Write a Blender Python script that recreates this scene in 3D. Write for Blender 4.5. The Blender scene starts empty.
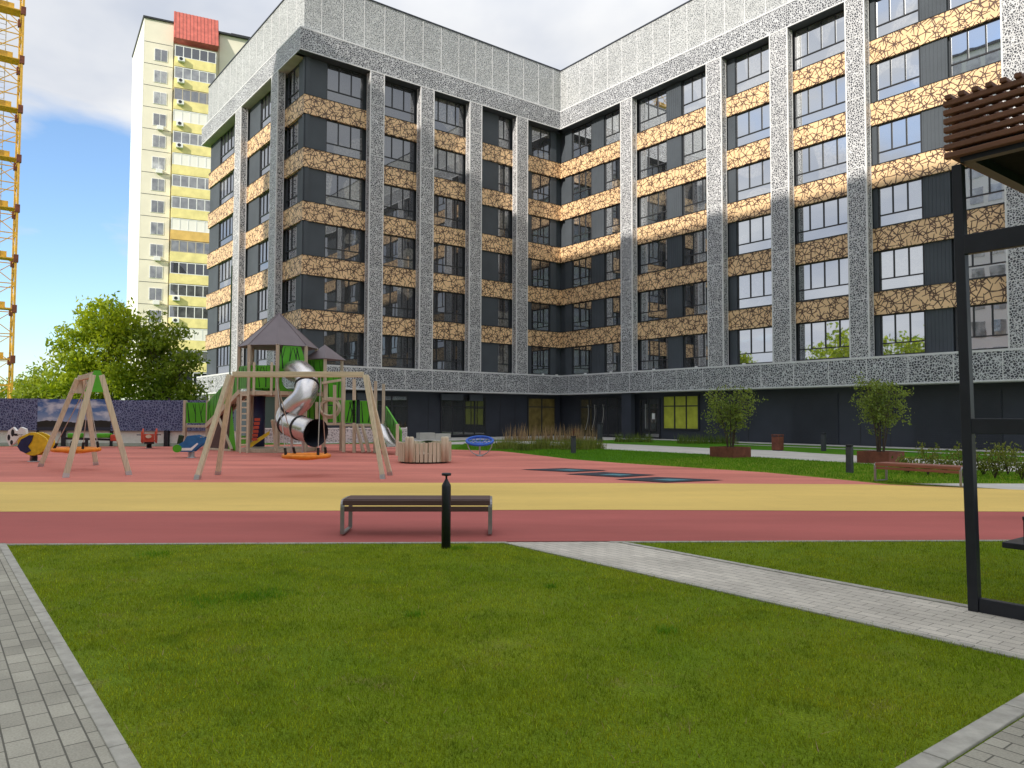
import bpy, math, random
import numpy as np
from mathutils import Vector, Matrix
random.seed(7); rng = np.random.default_rng(11)
scene = bpy.context.scene
COL = scene.collection
R = math.radians

# ------------------------------------------------------------------ frame of the place
F_PX, PITCH, ROLL, EYE = 756.173, 0.04203, 0.003215, 1.55
YAW = R(52.33668)
IC = np.array([3.70746, 58.36347])                       # inner corner of the two facades
THETA = math.atan2(-math.sin(math.pi/2-(math.pi/2-YAW)), math.cos(YAW))
DB = np.array([math.cos(YAW), -math.sin(YAW)])           # along the right wing, towards the viewer
EE = np.array([math.sin(YAW), math.cos(YAW)])            # across it
def at(px, py, Y):
    x, y = px-512, py-384
    c, s = math.cos(-ROLL), math.sin(-ROLL)
    x, y = x*c-y*s, x*s+y*c
    u, v = x/F_PX, -y/F_PX
    c, s = math.cos(PITCH), math.sin(PITCH)
    d = (u, c-v*s, s+v*c); t = Y/d[1]
    return Vector((d[0]*t, Y, d[2]*t+EYE))

# ------------------------------------------------------------------ materials
def newmat(name):
    m = bpy.data.materials.new(name); m.use_nodes = True
    nt = m.node_tree; b = nt.nodes['Principled BSDF']
    return m, nt, b
def N(nt, typ, **kw):
    n = nt.nodes.new(typ)
    for k, v in kw.items():
        if k in n.inputs: n.inputs[k].default_value = v
        else: setattr(n, k, v)
    return n
def L(nt, a, b): nt.links.new(a, b)
def ramp(nt, fac, stops):
    r = nt.nodes.new('ShaderNodeValToRGB'); el = r.color_ramp.elements
    while len(el) < len(stops): el.new(0.5)
    for e, (p, c) in zip(el, stops):
        e.position = p; e.color = (c[0], c[1], c[2], 1) if not isinstance(c, (int, float)) else (c, c, c, 1)
    L(nt, fac, r.inputs[0]); return r.outputs[0]
def mix(nt, fac, a, b, mode='MIX'):
    m = nt.nodes.new('ShaderNodeMix'); m.data_type = 'RGBA'; m.blend_type = mode
    for s, v in ((m.inputs[0], fac), (m.inputs[6], a), (m.inputs[7], b)):
        if hasattr(v, 'is_output') or hasattr(v, 'links'): L(nt, v, s)
        elif isinstance(v, (int, float)): s.default_value = v
        else: s.default_value = (v[0], v[1], v[2], 1)
    return m.outputs[2]
def coords(nt, out='Object'):
    return nt.nodes.new('ShaderNodeTexCoord').outputs[out]
def noise(nt, vec, scale, detail=4, rough=.55, dist=0):
    n = N(nt, 'ShaderNodeTexNoise', Scale=scale, Detail=detail, Roughness=rough, Distortion=dist)
    L(nt, vec, n.inputs['Vector']); return n.outputs[0]
def bump(nt, b, h, strength=.3, dist=.01):
    n = N(nt, 'ShaderNodeBump', Strength=strength, Distance=dist)
    L(nt, h, n.inputs['Height']); L(nt, n.outputs[0], b.inputs['Normal'])
def plain(name, c, rough=.6, metal=0, var=.18, scale=6, spec=.4, bmp=0.15):
    m, nt, b = newmat(name); o = coords(nt)
    n = noise(nt, o, scale); n2 = noise(nt, o, scale*9, 2)
    lo = [x*(1-var) for x in c]; hi = [min(1, x*(1+var)) for x in c]
    col = mix(nt, ramp(nt, n, [(.3, 0), (.7, 1)]), lo, hi)
    L(nt, col, b.inputs['Base Color'])
    b.inputs['Roughness'].default_value = rough; b.inputs['Metallic'].default_value = metal
    b.inputs['Specular IOR Level'].default_value = spec
    if bmp: bump(nt, b, n2, bmp, .004)
    return m
def wood(name, c, axis='Z', var=.25, rough=.65):
    m, nt, b = newmat(name); o = coords(nt)
    mp = N(nt, 'ShaderNodeMapping'); L(nt, o, mp.inputs[0])
    sc = {'X': (1.2, 22, 22), 'Y': (22, 1.2, 22), 'Z': (22, 22, 1.2)}[axis]
    mp.inputs['Scale'].default_value = sc
    n = noise(nt, mp.outputs[0], 1.5, 5, .6, .4); n3 = noise(nt, o, 1.3, 2)
    col = mix(nt, ramp(nt, n, [(.25, 0), (.75, 1)]), [x*(1-var) for x in c], [min(1, x*(1+var)) for x in c])
    col = mix(nt, ramp(nt, n3, [(.35, .0), (.75, .35)]), col, [x*.6 for x in c])
    L(nt, col, b.inputs['Base Color']); b.inputs['Roughness'].default_value = rough
    bump(nt, b, n, .25, .004); return m
def perforated(name, scale, light, dark, thr, soft=.03, rough=.45, metal=.0):
    m, nt, b = newmat(name); o = coords(nt)
    nz = N(nt, 'ShaderNodeTexNoise', Scale=scale*1.1, Detail=1); L(nt, o, nz.inputs[0])
    w = N(nt, 'ShaderNodeVectorMath', operation='MULTIPLY_ADD'); L(nt, nz.outputs[1], w.inputs[0])
    w.inputs[1].default_value = (.85/scale,)*3; L(nt, o, w.inputs[2])
    v = N(nt, 'ShaderNodeTexVoronoi', feature='DISTANCE_TO_EDGE', Scale=scale, Randomness=1.0); L(nt, w.outputs[0], v.inputs['Vector'])
    f = ramp(nt, v.outputs['Distance'], [(max(0, thr-soft), 0), (thr+soft, 1)])
    big = ramp(nt, noise(nt, o, .35, 3), [(.3, .82), (.7, 1.0)])
    lc = mix(nt, 1, light, big, 'MULTIPLY')
    L(nt, mix(nt, f, lc, dark), b.inputs['Base Color'])
    b.inputs['Roughness'].default_value = rough; b.inputs['Metallic'].default_value = metal
    inv = N(nt, 'ShaderNodeMath', operation='SUBTRACT'); inv.inputs[0].default_value = 1; L(nt, f, inv.inputs[1])
    bump(nt, b, inv.outputs[0], .35, .03)
    return m
def cracked(name, scale, base, line, thr):
    """panels cut with overlapping star-shaped strokes"""
    m, nt, b = newmat(name); o = coords(nt)
    def mth(op, a, c=None, e=None):
        n = N(nt, 'ShaderNodeMath', operation=op)
        for k, v in enumerate((a, c, e)):
            if v is None: continue
            if isinstance(v, (int, float)): n.inputs[k].default_value = v
            else: L(nt, v, n.inputs[k])
        return n.outputs[0]
    sp = N(nt, 'ShaderNodeSeparateXYZ'); L(nt, o, sp.inputs[0])
    u = mth('ADD', sp.outputs[0], sp.outputs[1]); z = sp.outputs[2]; masks = []
    for sc, off, arms in ((scale, 0, 5), (scale*1.12, 37.3, 5)):
        uu = mth('ADD', u, off); p = N(nt, 'ShaderNodeCombineXYZ'); L(nt, uu, p.inputs[0]); L(nt, z, p.inputs[1])
        v = N(nt, 'ShaderNodeTexVoronoi', feature='F1', voronoi_dimensions='2D', Scale=sc, Randomness=.8); L(nt, p.outputs[0], v.inputs['Vector'])
        d = N(nt, 'ShaderNodeVectorMath', operation='SUBTRACT'); L(nt, p.outputs[0], d.inputs[0]); L(nt, v.outputs['Position'], d.inputs[1])
        ds = N(nt, 'ShaderNodeSeparateXYZ'); L(nt, d.outputs[0], ds.inputs[0])
        cr_ = N(nt, 'ShaderNodeSeparateColor'); L(nt, v.outputs['Color'], cr_.inputs[0])
        r = mth('SQRT', mth('ADD', mth('MULTIPLY', ds.outputs[0], ds.outputs[0]), mth('MULTIPLY', ds.outputs[1], ds.outputs[1])))
        an = mth('ADD', mth('MULTIPLY', mth('ARCTAN2', ds.outputs[1], ds.outputs[0]), arms/(2*math.pi)), mth('MULTIPLY', cr_.outputs[0], 1.0))
        fr = mth('ABSOLUTE', mth('SUBTRACT', mth('FRACT', mth('ADD', an, 20.0)), .5))
        dist = mth('MULTIPLY', r, mth('SINE', mth('MULTIPLY', fr, 2*math.pi/arms)))
        wid = mth('SUBTRACT', thr, mth('MULTIPLY', r, thr*.62*sc/1.0))
        masks.append(ramp(nt, mth('SUBTRACT', mth('ADD', .5, dist), wid), [(.497, 1), (.508, 0)]))
    f = mix(nt, 1, masks[0], masks[1], 'LIGHTEN')
    big = noise(nt, o, .6, 3); fine = noise(nt, o, 30, 2)
    bc = mix(nt, ramp(nt, big, [(.3, 0), (.7, 1)]), [x*.9 for x in base], [min(1, x*1.06) for x in base])
    bc = mix(nt, 1, bc, ramp(nt, fine, [(.2, .9), (.8, 1.06)]), 'MULTIPLY')
    L(nt, mix(nt, f, bc, line), b.inputs['Base Color']); b.inputs['Roughness'].default_value = .5
    inv = N(nt, 'ShaderNodeMath', operation='SUBTRACT'); inv.inputs[0].default_value = 1; L(nt, f, inv.inputs[1])
    bump(nt, b, inv.outputs[0], .4, .02)
    return m
def glass(name, dark, f0=.34, f1=.9, rough=.015, vary=.5, curtain=False):
    m, nt, b = newmat(name); o = coords(nt)
    oi = nt.nodes.new('ShaderNodeObjectInfo')
    blot = ramp(nt, noise(nt, o, .9, 3), [(.35, .35), (.7, 1.5)])
    rnd = ramp(nt, oi.outputs['Random'], [(0, .3), (.6, .8), (1, 1.9)])
    c = mix(nt, 1, dark, blot, 'MULTIPLY'); c = mix(nt, vary, c, mix(nt, 1, c, rnd, 'MULTIPLY'))
    if curtain:
        wv = noise(nt, o, 7, 2); msk = ramp(nt, noise(nt, o, .75, 0), [(.50, 0), (.53, 1)])
        pick = ramp(nt, oi.outputs['Random'], [(.50, 0), (.52, 1)])
        k = mix(nt, 1, msk, pick, 'MULTIPLY')
        c = mix(nt, k, c, ramp(nt, wv, [(.35, (.07, .065, .058)), (.65, (.22, .21, .19))]))
    L(nt, c, b.inputs['Base Color']); b.inputs['Roughness'].default_value = .4
    g = N(nt, 'ShaderNodeBsdfGlossy', Roughness=rough); g.inputs[0].default_value = (.9, .94, 1, 1)
    bp = N(nt, 'ShaderNodeBump', Strength=.02, Distance=.05)
    L(nt, noise(nt, o, 1.1, 1), bp.inputs['Height']); L(nt, bp.outputs[0], g.inputs['Normal'])
    lw = N(nt, 'ShaderNodeLayerWeight', Blend=.35)
    mr = N(nt, 'ShaderNodeMapRange'); L(nt, lw.outputs['Facing'], mr.inputs[0]); mr.inputs[3].default_value = f0; mr.inputs[4].default_value = f1
    ms = nt.nodes.new('ShaderNodeMixShader'); L(nt, mr.outputs[0], ms.inputs[0]); L(nt, b.outputs[0], ms.inputs[1]); L(nt, g.outputs[0], ms.inputs[2])
    L(nt, ms.outputs[0], nt.nodes['Material Output'].inputs[0]); return m
def leafmat(name, c1, c2, trans=.45):
    m, nt, b = newmat(name); g = nt.nodes.new('ShaderNodeNewGeometry')
    n = noise(nt, coords(nt), .8, 2)
    f = N(nt, 'ShaderNodeMath', operation='MULTIPLY_ADD'); L(nt, g.outputs['Random Per Island'], f.inputs[0]); f.inputs[1].default_value = .6
    L(nt, n, f.inputs[2])
    col = ramp(nt, f.outputs[0], [(.35, c1), (1.05, c2)])
    L(nt, col, b.inputs['Base Color']); b.inputs['Roughness'].default_value = .55; b.inputs['Specular IOR Level'].default_value = .25
    t = nt.nodes.new('ShaderNodeBsdfTranslucent'); L(nt, mix(nt, 1, col, (1.3, 1.25, .5), 'MULTIPLY'), t.inputs[0])
    ms = nt.nodes.new('ShaderNodeMixShader'); ms.inputs[0].default_value = trans
    L(nt, b.outputs[0], ms.inputs[1]); L(nt, t.outputs[0], ms.inputs[2]); L(nt, ms.outputs[0], nt.nodes['Material Output'].inputs[0])
    return m
def turf(name, c1, c2, c3, dead):
    m, nt, b = newmat(name); o = coords(nt)
    n1 = noise(nt, o, .55, 5, .6); n2 = noise(nt, o, 9, 4, .7); n3 = noise(nt, o, 2.1, 4, .65); n4 = noise(nt, o, 60, 2)
    col = mix(nt, ramp(nt, n1, [(.35, 0), (.65, 1)]), c1, c2)
    col = mix(nt, ramp(nt, n2, [(.35, 0), (.75, .7)]), col, c3)
    col = mix(nt, ramp(nt, n3, [(.60, 0), (.74, .75)]), col, dead)
    col = mix(nt, 1, col, ramp(nt, n4, [(.2, .55), (.8, 1.25)]), 'MULTIPLY')
    L(nt, col, b.inputs['Base Color']); b.inputs['Roughness'].default_value = .85; b.inputs['Specular IOR Level'].default_value = .1
    bump(nt, b, n4, .8, .03); return m
def rubber(name, c, dirt=.22):
    m, nt, b = newmat(name); o = coords(nt)
    mp = N(nt, 'ShaderNodeMapping'); L(nt, o, mp.inputs[0]); mp.inputs['Scale'].default_value = (.25, 1, 1)
    n1 = noise(nt, mp.outputs[0], .55, 4, .6); n2 = noise(nt, o, 2.4, 5, .65); n4 = noise(nt, o, 150, 2)
    col = mix(nt, ramp(nt, n1, [(.32, 0), (.7, 1)]), [x*(1-dirt) for x in c], [x*(1+dirt*.5) for x in c])
    col = mix(nt, ramp(nt, n2, [(.5, 0), (.8, .22)]), col, [x*.6+.03 for x in c])
    col = mix(nt, 1, col, ramp(nt, n4, [(.25, .72), (.75, 1.2)]), 'MULTIPLY')
    L(nt, col, b.inputs['Base Color']); b.inputs['Roughness'].default_value = .85; b.inputs['Specular IOR Level'].default_value = .15
    bump(nt, b, n4, .5, .004); return m
def pavers(name, c, w, h, mortar, var=.16, off=.5):
    m, nt, b = newmat(name); o = coords(nt)
    br = N(nt, 'ShaderNodeTexBrick', Scale=1.0); L(nt, o, br.inputs[0])
    br.offset = off
    br.inputs['Brick Width'].default_value = w; br.inputs['Row Height'].default_value = h
    br.inputs['Mortar Size'].default_value = mortar; br.inputs['Mortar Smooth'].default_value = .3; br.inputs['Bias'].default_value = 0
    br.inputs['Color1'].default_value = (*[x*(1-var) for x in c], 1); br.inputs['Color2'].default_value = (*[x*(1+var) for x in c], 1)
    br.inputs['Mortar'].default_value = (*[x*.34 for x in c], 1)
    n = noise(nt, o, 1.1, 5, .6); n4 = noise(nt, o, 90, 3)
    col = mix(nt, 1, br.outputs[0], ramp(nt, n, [(.3, .74), (.7, 1.1)]), 'MULTIPLY')
    col = mix(nt, 1, col, ramp(nt, n4, [(.25, .8), (.75, 1.15)]), 'MULTIPLY')
    L(nt, col, b.inputs['Base Color']); b.inputs['Roughness'].default_value = .85; b.inputs['Specular IOR Level'].default_value = .2
    bump(nt, b, br.outputs['Fac'], -.5, .01); return m

M = {}
M['perf'] = perforated('perforated_panel', 8.2, (.62, .63, .65), (.045, .047, .058), .112, .055)
M['perf_pil'] = perforated('perforated_pilaster', 9, (.64, .64, .655), (.045, .047, .058), .125, .055)
M['perf_fine'] = perforated('perforated_parapet', 10, (.56, .57, .57), (.13, .138, .145), .16, .07)
M['trim'] = plain('white_trim', (.66, .66, .67), .4, var=.06, bmp=.03)
M['band'] = cracked('ochre_band', 1.7, (.83, .56, .31), (.09, .045, .027), .027)
M['panel'] = plain('dark_facade_panel', (.068, .079, .093), .6, var=.12, scale=.6, bmp=.04, spec=.25)
M['ground_panel'] = plain('charcoal_panel', (.034, .039, .054), .5, var=.2, scale=.5, bmp=.04)
M['frame'] = plain('window_frame', (.03, .032, .037), .4, var=.1, bmp=0)
M['glass'] = glass('window_glass', (.018, .02, .024), .55, .95, curtain=True)
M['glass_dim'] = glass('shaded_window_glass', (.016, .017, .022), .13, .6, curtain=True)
M['shopglass'] = glass('shop_glass', (.022, .021, .02), .22, .75, vary=.8)
M['amber'] = plain('amber_interior', (.16, .12, .035), .4, var=.4, scale=2)
M['lime'] = plain('lime_poster', (.45, .47, .05), .4, var=.2, scale=2)
M['white'] = plain('white_paint', (.78, .78, .76), .5, var=.06)
M['black'] = plain('black_metal', (.016, .018, .026), .42, var=.2, bmp=.05)
M['benchsteel'] = plain('dull_bench_steel', (.30, .29, .29), .4, .7, var=.12)
M['matte_dark'] = plain('matte_dark_boards', (.03, .026, .024), .95, spec=.03)
M['steel'] = plain('galvanised_steel', (.5, .5, .5), .38, .85, var=.12)
M['chrome'] = plain('slide_steel', (.58, .56, .55), .27, .95, var=.06, bmp=.03)
M['rubberblk'] = plain('black_rubber', (.015, .015, .015), .7)
M['timber'] = wood('pale_timber', (.60, .525, .385))
M['timber_x'] = wood('pale_timber_level', (.58, .50, .36), 'X')
M['timber_gray'] = wood('weathered_timber', (.50, .435, .325))
M['brown'] = wood('brown_slats', (.085, .042, .034), 'X')
M['redwood'] = wood('red_brown_slats', (.24, .085, .05), 'X')
M['louver'] = wood('louver_timber', (.19, .078, .040), 'X')
M['green'] = plain('green_panel', (.075, .36, .012), .45, var=.1, scale=3)
M['greendark'] = plain('green_branch_cut', (.01, .035, .008), .6)
M['roof'] = plain('grey_violet_roof', (.165, .135, .145), .55, var=.08, scale=2)
M['orange'] = plain('orange_rope', (.75, .24, .02), .6, var=.2)
M['yellow'] = plain('yellow_panel', (.68, .45, .02), .45)
M['navy'] = plain('navy_panel', (.012, .02, .075), .45)
M['blue'] = plain('blue_panel', (.02, .13, .32), .45)
M['bluenet'] = plain('blue_net', (.02, .11, .5), .5, var=.35, scale=30)
M['red'] = plain('red_panel', (.5, .07, .035), .45)
M['rust'] = plain('corten_steel', (.16, .052, .03), .8, var=.35, scale=4)
M['concrete'] = plain('light_concrete', (.47, .455, .42), .85, var=.12, scale=1.2)
M['kerb'] = plain('kerb_concrete', (.38, .365, .32), .88, var=.2, scale=9, bmp=.5, spec=.2)
M['soil'] = plain('soil', (.045, .03, .02), .95, var=.4)
M['bark'] = plain('bark', (.07, .05, .035), .9, var=.4, scale=8, bmp=.6)
M['leaf'] = leafmat('tree_leaves', (.11, .20, .012), (.38, .46, .03), .5)
M['leaf_m'] = leafmat('mid_leaves', (.06, .12, .014), (.22, .29, .022), .45)
M['leaf_y'] = leafmat('bright_leaves', (.11, .19, .012), (.28, .34, .03))
M['leaf_d'] = leafmat('dark_leaves', (.05, .10, .02), (.17, .23, .04), .4)
M['leaf_p'] = leafmat('pale_leaves', (.075, .13, .03), (.25, .32, .08), .45)
M['leaf_s'] = leafmat('shrub_leaves', (.06, .11, .02), (.22, .24, .06), .4)
M['blade'] = leafmat('grass_blades', (.11, .165, .008), (.28, .305, .018), .35)
M['blade_f'] = leafmat('far_grass_blades', (.06, .17, .008), (.14, .31, .015), .35)
def blademat():
    m, nt, b = newmat('lawn_blades'); g = nt.nodes.new('ShaderNodeNewGeometry'); o = coords(nt)
    n1 = noise(nt, o, .75, 5, .62); n2 = noise(nt, o, 3.3, 4, .65)
    c = mix(nt, ramp(nt, n1, [(.36, 0), (.62, 1)]), (.205, .295, .012), (.315, .355, .020))
    c = mix(nt, ramp(nt, n2, [(.34, .8), (.52, 0)]), c, (.12, .19, .012))
    c = mix(nt, ramp(nt, n2, [(.60, 0), (.74, .7)]), c, (.27, .25, .05))
    c = mix(nt, 1, c, ramp(nt, g.outputs['Random Per Island'], [(0, .62), (.9, 1.3), (1, 1.9)]), 'MULTIPLY')
    L(nt, c, b.inputs['Base Color']); b.inputs['Roughness'].default_value = .6; b.inputs['Specular IOR Level'].default_value = .15
    t = nt.nodes.new('ShaderNodeBsdfTranslucent'); L(nt, mix(nt, 1, c, (1.2, 1.2, .6), 'MULTIPLY'), t.inputs[0])
    ms = nt.nodes.new('ShaderNodeMixShader'); ms.inputs[0].default_value = .35
    L(nt, b.outputs[0], ms.inputs[1]); L(nt, t.outputs[0], ms.inputs[2]); L(nt, ms.outputs[0], nt.nodes['Material Output'].inputs[0]); return m
M['blade'] = blademat()
M['reed'] = leafmat('reed_plumes', (.22, .13, .08), (.42, .30, .18), .3)
M['turf'] = turf('lawn', (.15, .235, .010), (.21, .27, .014), (.12, .19, .010), (.21, .185, .05))
M['turf_far'] = turf('far_lawn', (.065, .20, .008), (.095, .25, .01), (.05, .15, .008), (.10, .21, .015))
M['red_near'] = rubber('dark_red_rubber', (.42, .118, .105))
M['red_far'] = rubber('salmon_rubber', (.60, .205, .16), .28)
M['ochre'] = rubber('ochre_rubber', (.70, .50, .15), .12)
M['mark'] = plain('navy_marking', (.016, .02, .035), .8)
M['teal'] = plain('teal_marking', (.06, .19, .23), .8)
M['pave_l'] = pavers('grey_pavers', (.385, .365, .30), .205, .108, .005, .12)
M['pave_r'] = pavers('light_pavers', (.56, .52, .45), .2, .1, .004, .08)
M['crane'] = plain('crane_yellow', (.68, .40, .05), .5, var=.2)
M['cream'] = plain('cream_render', (.78, .73, .60), .8, var=.05, scale=.4)
M['palecream'] = plain('pale_render', (.82, .80, .74), .8, var=.04, scale=.4)
M['bochre'] = plain('balcony_ochre', (.70, .46, .14), .7, var=.15, scale=1)
M['byellow'] = plain('balcony_yellow', (.80, .70, .30), .7, var=.16, scale=1)
M['redroof'] = plain('red_metal_roof', (.50, .13, .10), .6, var=.2, scale=1.5)
M['towerglass'] = glass('tower_glass', (.26, .26, .26), .2, .7, vary=.9)
M['slabwall'] = plain('pale_cladding', (.8, .8, .8), .7, var=.05, scale=.3)
# fence banner: small blue mosaic
M['banner'] = perforated('mosaic_banner', 8.5, (.19, .225, .37), (.03, .038, .115), .12, .05, .6)
M['bollard'] = plain('grey_bollard_paint', (.05, .054, .064), .5)
def poster():
    m, nt, b = newmat('sky_poster'); o = coords(nt, 'Generated')
    s = N(nt, 'ShaderNodeSeparateXYZ'); L(nt, o, s.inputs[0])
    sky = ramp(nt, s.outputs[2], [(.25, (.35, .42, .55)), (.6, (.10, .2, .42)), (1, (.03, .09, .28))])
    mp = N(nt, 'ShaderNodeMapping'); L(nt, o, mp.inputs[0]); mp.inputs['Scale'].default_value = (3.2, 1, 3)
    cl = ramp(nt, noise(nt, mp.outputs[0], 1.1, 4), [(.48, 0), (.62, 1)])
    c = mix(nt, cl, sky, (.55, .58, .66))
    h = N(nt, 'ShaderNodeMath', operation='MULTIPLY_ADD'); L(nt, noise(nt, mp.outputs[0], .8, 5), h.inputs[0]); h.inputs[1].default_value = -.55; L(nt, s.outputs[2], h.inputs[2])
    land = ramp(nt, h.outputs[0], [(.015, 1), (.03, 0)])
    wat = ramp(nt, s.outputs[2], [(.10, 1), (.12, 0)])
    c = mix(nt, land, c, (.012, .014, .012)); c = mix(nt, wat, c, (.02, .03, .05))
    L(nt, c, b.inputs['Base Color']); b.inputs['Roughness'].default_value = .5; return m
M['poster'] = poster()
def lattice_white():
    return perforated('white_lattice', 7, (.60, .60, .60), (.27, .28, .28), .17, .1)
M['lattice'] = lattice_white()

# ------------------------------------------------------------------ mesh builder
class MB:
    def __init__(s): s.v = []; s.f = []; s.m = []; s.sm = []
    def add(s, vs, fs, mi=0, smooth=False):
        o = len(s.v); s.v += [tuple(p) for p in vs]
        for f in fs: s.f.append(tuple(i+o for i in f)); s.m.append(mi); s.sm.append(smooth)
        return s
    def box(s, lo, hi, mi=0):
        (x0, y0, z0), (x1, y1, z1) = [tuple(min(a, b) for a, b in zip(lo, hi)), tuple(max(a, b) for a, b in zip(lo, hi))]
        return s.add([(x0,y0,z0),(x1,y0,z0),(x1,y1,z0),(x0,y1,z0),(x0,y0,z1),(x1,y0,z1),(x1,y1,z1),(x0,y1,z1)],
              [(0,3,2,1),(4,5,6,7),(0,1,5,4),(1,2,6,5),(2,3,7,6),(3,0,4,7)], mi)
    def bar(s, a, b, w, h=None, mi=0, up=(0, 0, 1)):
        a, b = Vector(a), Vector(b); h = h or w; d = (b-a).normalized(); up = Vector(up)
        if abs(d.dot(up)) > .98: up = Vector((0, 1, 0)) if abs(d.y) < .9 else Vector((1, 0, 0))
        x = d.cross(up).normalized(); y = x.cross(d).normalized()
        vs = [p+x*sx*w/2+y*sy*h/2 for p in (a, b) for sx, sy in ((-1,-1),(1,-1),(1,1),(-1,1))]
        return s.add(vs, [(0,1,2,3),(7,6,5,4),(0,4,5,1),(1,5,6,2),(2,6,7,3),(3,7,4,0)], mi)
    def tube(s, pts, r, n=10, mi=0, cap=True, smooth=True):
        pts = [Vector(p) for p in pts]; k = len(pts); rs = r if isinstance(r, (list, tuple)) else [r]*k
        vs = []; ref = None
        for i, p in enumerate(pts):
            d = (pts[min(i+1, k-1)]-pts[max(i-1, 0)]).normalized()
            if ref is None:
                ref = Vector((0, 0, 1)) if abs(d.z) < .9 else Vector((1, 0, 0))
            x = (ref-d*ref.dot(d)).normalized(); ref = x; y = d.cross(x)
            for j in range(n):
                a = 2*math.pi*j/n; vs.append(p+(x*math.cos(a)+y*math.sin(a))*rs[i])
        fs = [(i*n+j, i*n+(j+1) % n, (i+1)*n+(j+1) % n, (i+1)*n+j) for i in range(k-1) for j in range(n)]
        s.add(vs, fs, mi, smooth)
        if cap: s.add(vs[:n], [tuple(range(n))[::-1]], mi); s.add(vs[-n:], [tuple(range(n))], mi)
        return s
    def prism(s, poly, z0, z1, mi=0):                        # plan polygon (counter-clockwise)
        n = len(poly); vs = [(x, y, z0) for x, y in poly]+[(x, y, z1) for x, y in poly]
        return s.add(vs, [tuple(range(n))[::-1], tuple(range(n, 2*n))]+[(i, (i+1) % n, n+(i+1) % n, n+i) for i in range(n)], mi)
    def plate(s, outline, y0, y1, mi=0):                     # upright outline in x,z with thickness along y
        n = len(outline); vs = [(x, y0, z) for x, z in outline]+[(x, y1, z) for x, z in outline]
        return s.add(vs, [tuple(range(n)), tuple(range(n, 2*n))[::-1]]+[(i, n+i, n+(i+1) % n, (i+1) % n) for i in range(n)], mi)
    def lathe(s, prof, c=(0, 0), n=24, mi=0, smooth=True):
        vs = [(c[0]+r*math.cos(2*math.pi*j/n), c[1]+r*math.sin(2*math.pi*j/n), z) for r, z in prof for j in range(n)]
        fs = [(i*n+j, i*n+(j+1) % n, (i+1)*n+(j+1) % n, (i+1)*n+j) for i in range(len(prof)-1) for j in range(n)]
        return s.add(vs, fs, mi, smooth)
    def map(s, fn): s.v = [tuple(fn(Vector(p))) for p in s.v]; return s
    def build(s, name, mats, parent=None, bevel=0):
        me = bpy.data.meshes.new(name); me.from_pydata(s.v, [], s.f)
        for m in (mats if isinstance(mats, (list, tuple)) else [mats]): me.materials.append(M[m])
        me.polygons.foreach_set('material_index', s.m); me.polygons.foreach_set('use_smooth', s.sm); me.update()
        o = bpy.data.objects.new(name, me); COL.objects.link(o); o.parent = parent
        if bevel:
            b = o.modifiers.new('bevel', 'BEVEL'); b.width = bevel; b.segments = 2; b.limit_method = 'ANGLE'
        return o
def tag(o, label=None, cat=None, group=None, kind=None):
    if label: o['label'] = label
    if cat: o['category'] = cat
    if group: o['group'] = group
    if kind: o['kind'] = kind
    return o
def empty(name, loc, rz=0, label=None, cat=None, group=None):
    o = bpy.data.objects.new(name, None); COL.objects.link(o); o.location = loc; o.rotation_euler = (0, 0, rz)
    o.empty_display_size = .3
    return tag(o, label, cat, group)
def dup(root, loc, rz, label, scale=None):
    def cp(o, par):
        c = o.copy(); COL.objects.link(c); c.parent = par
        for ch in list(o.children): cp(ch, c)
        return c
    r = cp(root, None); r.location = loc; r.rotation_euler = (0, 0, rz); r['label'] = label
    if scale: r.scale = (scale,)*3
    return r
def sheet(name, pts, z, mat, rot=None, kind='structure', origin=None):
    rot = THETA if rot is None else rot; c, s = math.cos(-rot), math.sin(-rot)
    loc = [(x*c-y*s, x*s+y*c, 0) for x, y in pts]
    o = MB().add(loc, [tuple(range(len(pts)))]).build(name, mat)
    if o.data.polygons[0].normal.z < 0: o.data.flip_normals()
    o.rotation_euler = (0, 0, rot); o.location = (0, 0, z)
    return tag(o, kind=kind)
def ep(e, p): return tuple(EE*e+DB*p)                      # aligned coordinates to world

# ------------------------------------------------------------------ camera
cam = bpy.data.cameras.new('camera'); co = bpy.data.objects.new('camera', cam); COL.objects.link(co)
cam.sensor_width = 36; cam.lens = F_PX*36/1024; cam.clip_end = 3000; cam.clip_start = .05
Rv = Vector((1, 0, 0)); Uv = Vector((0, -math.sin(PITCH), math.cos(PITCH))); Fv = Vector((0, math.cos(PITCH), math.sin(PITCH)))
c, s = math.cos(ROLL), math.sin(ROLL); r2 = Rv*c+Uv*s; u2 = Uv*c-Rv*s
co.matrix_world = Matrix(((r2.x, u2.x, -Fv.x, 0), (r2.y, u2.y, -Fv.y, 0), (r2.z, u2.z, -Fv.z, EYE), (0, 0, 0, 1)))
scene.camera = co
scene.view_settings.view_transform = 'Standard'; scene.view_settings.look = 'None'; scene.view_settings.exposure = 0

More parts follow.
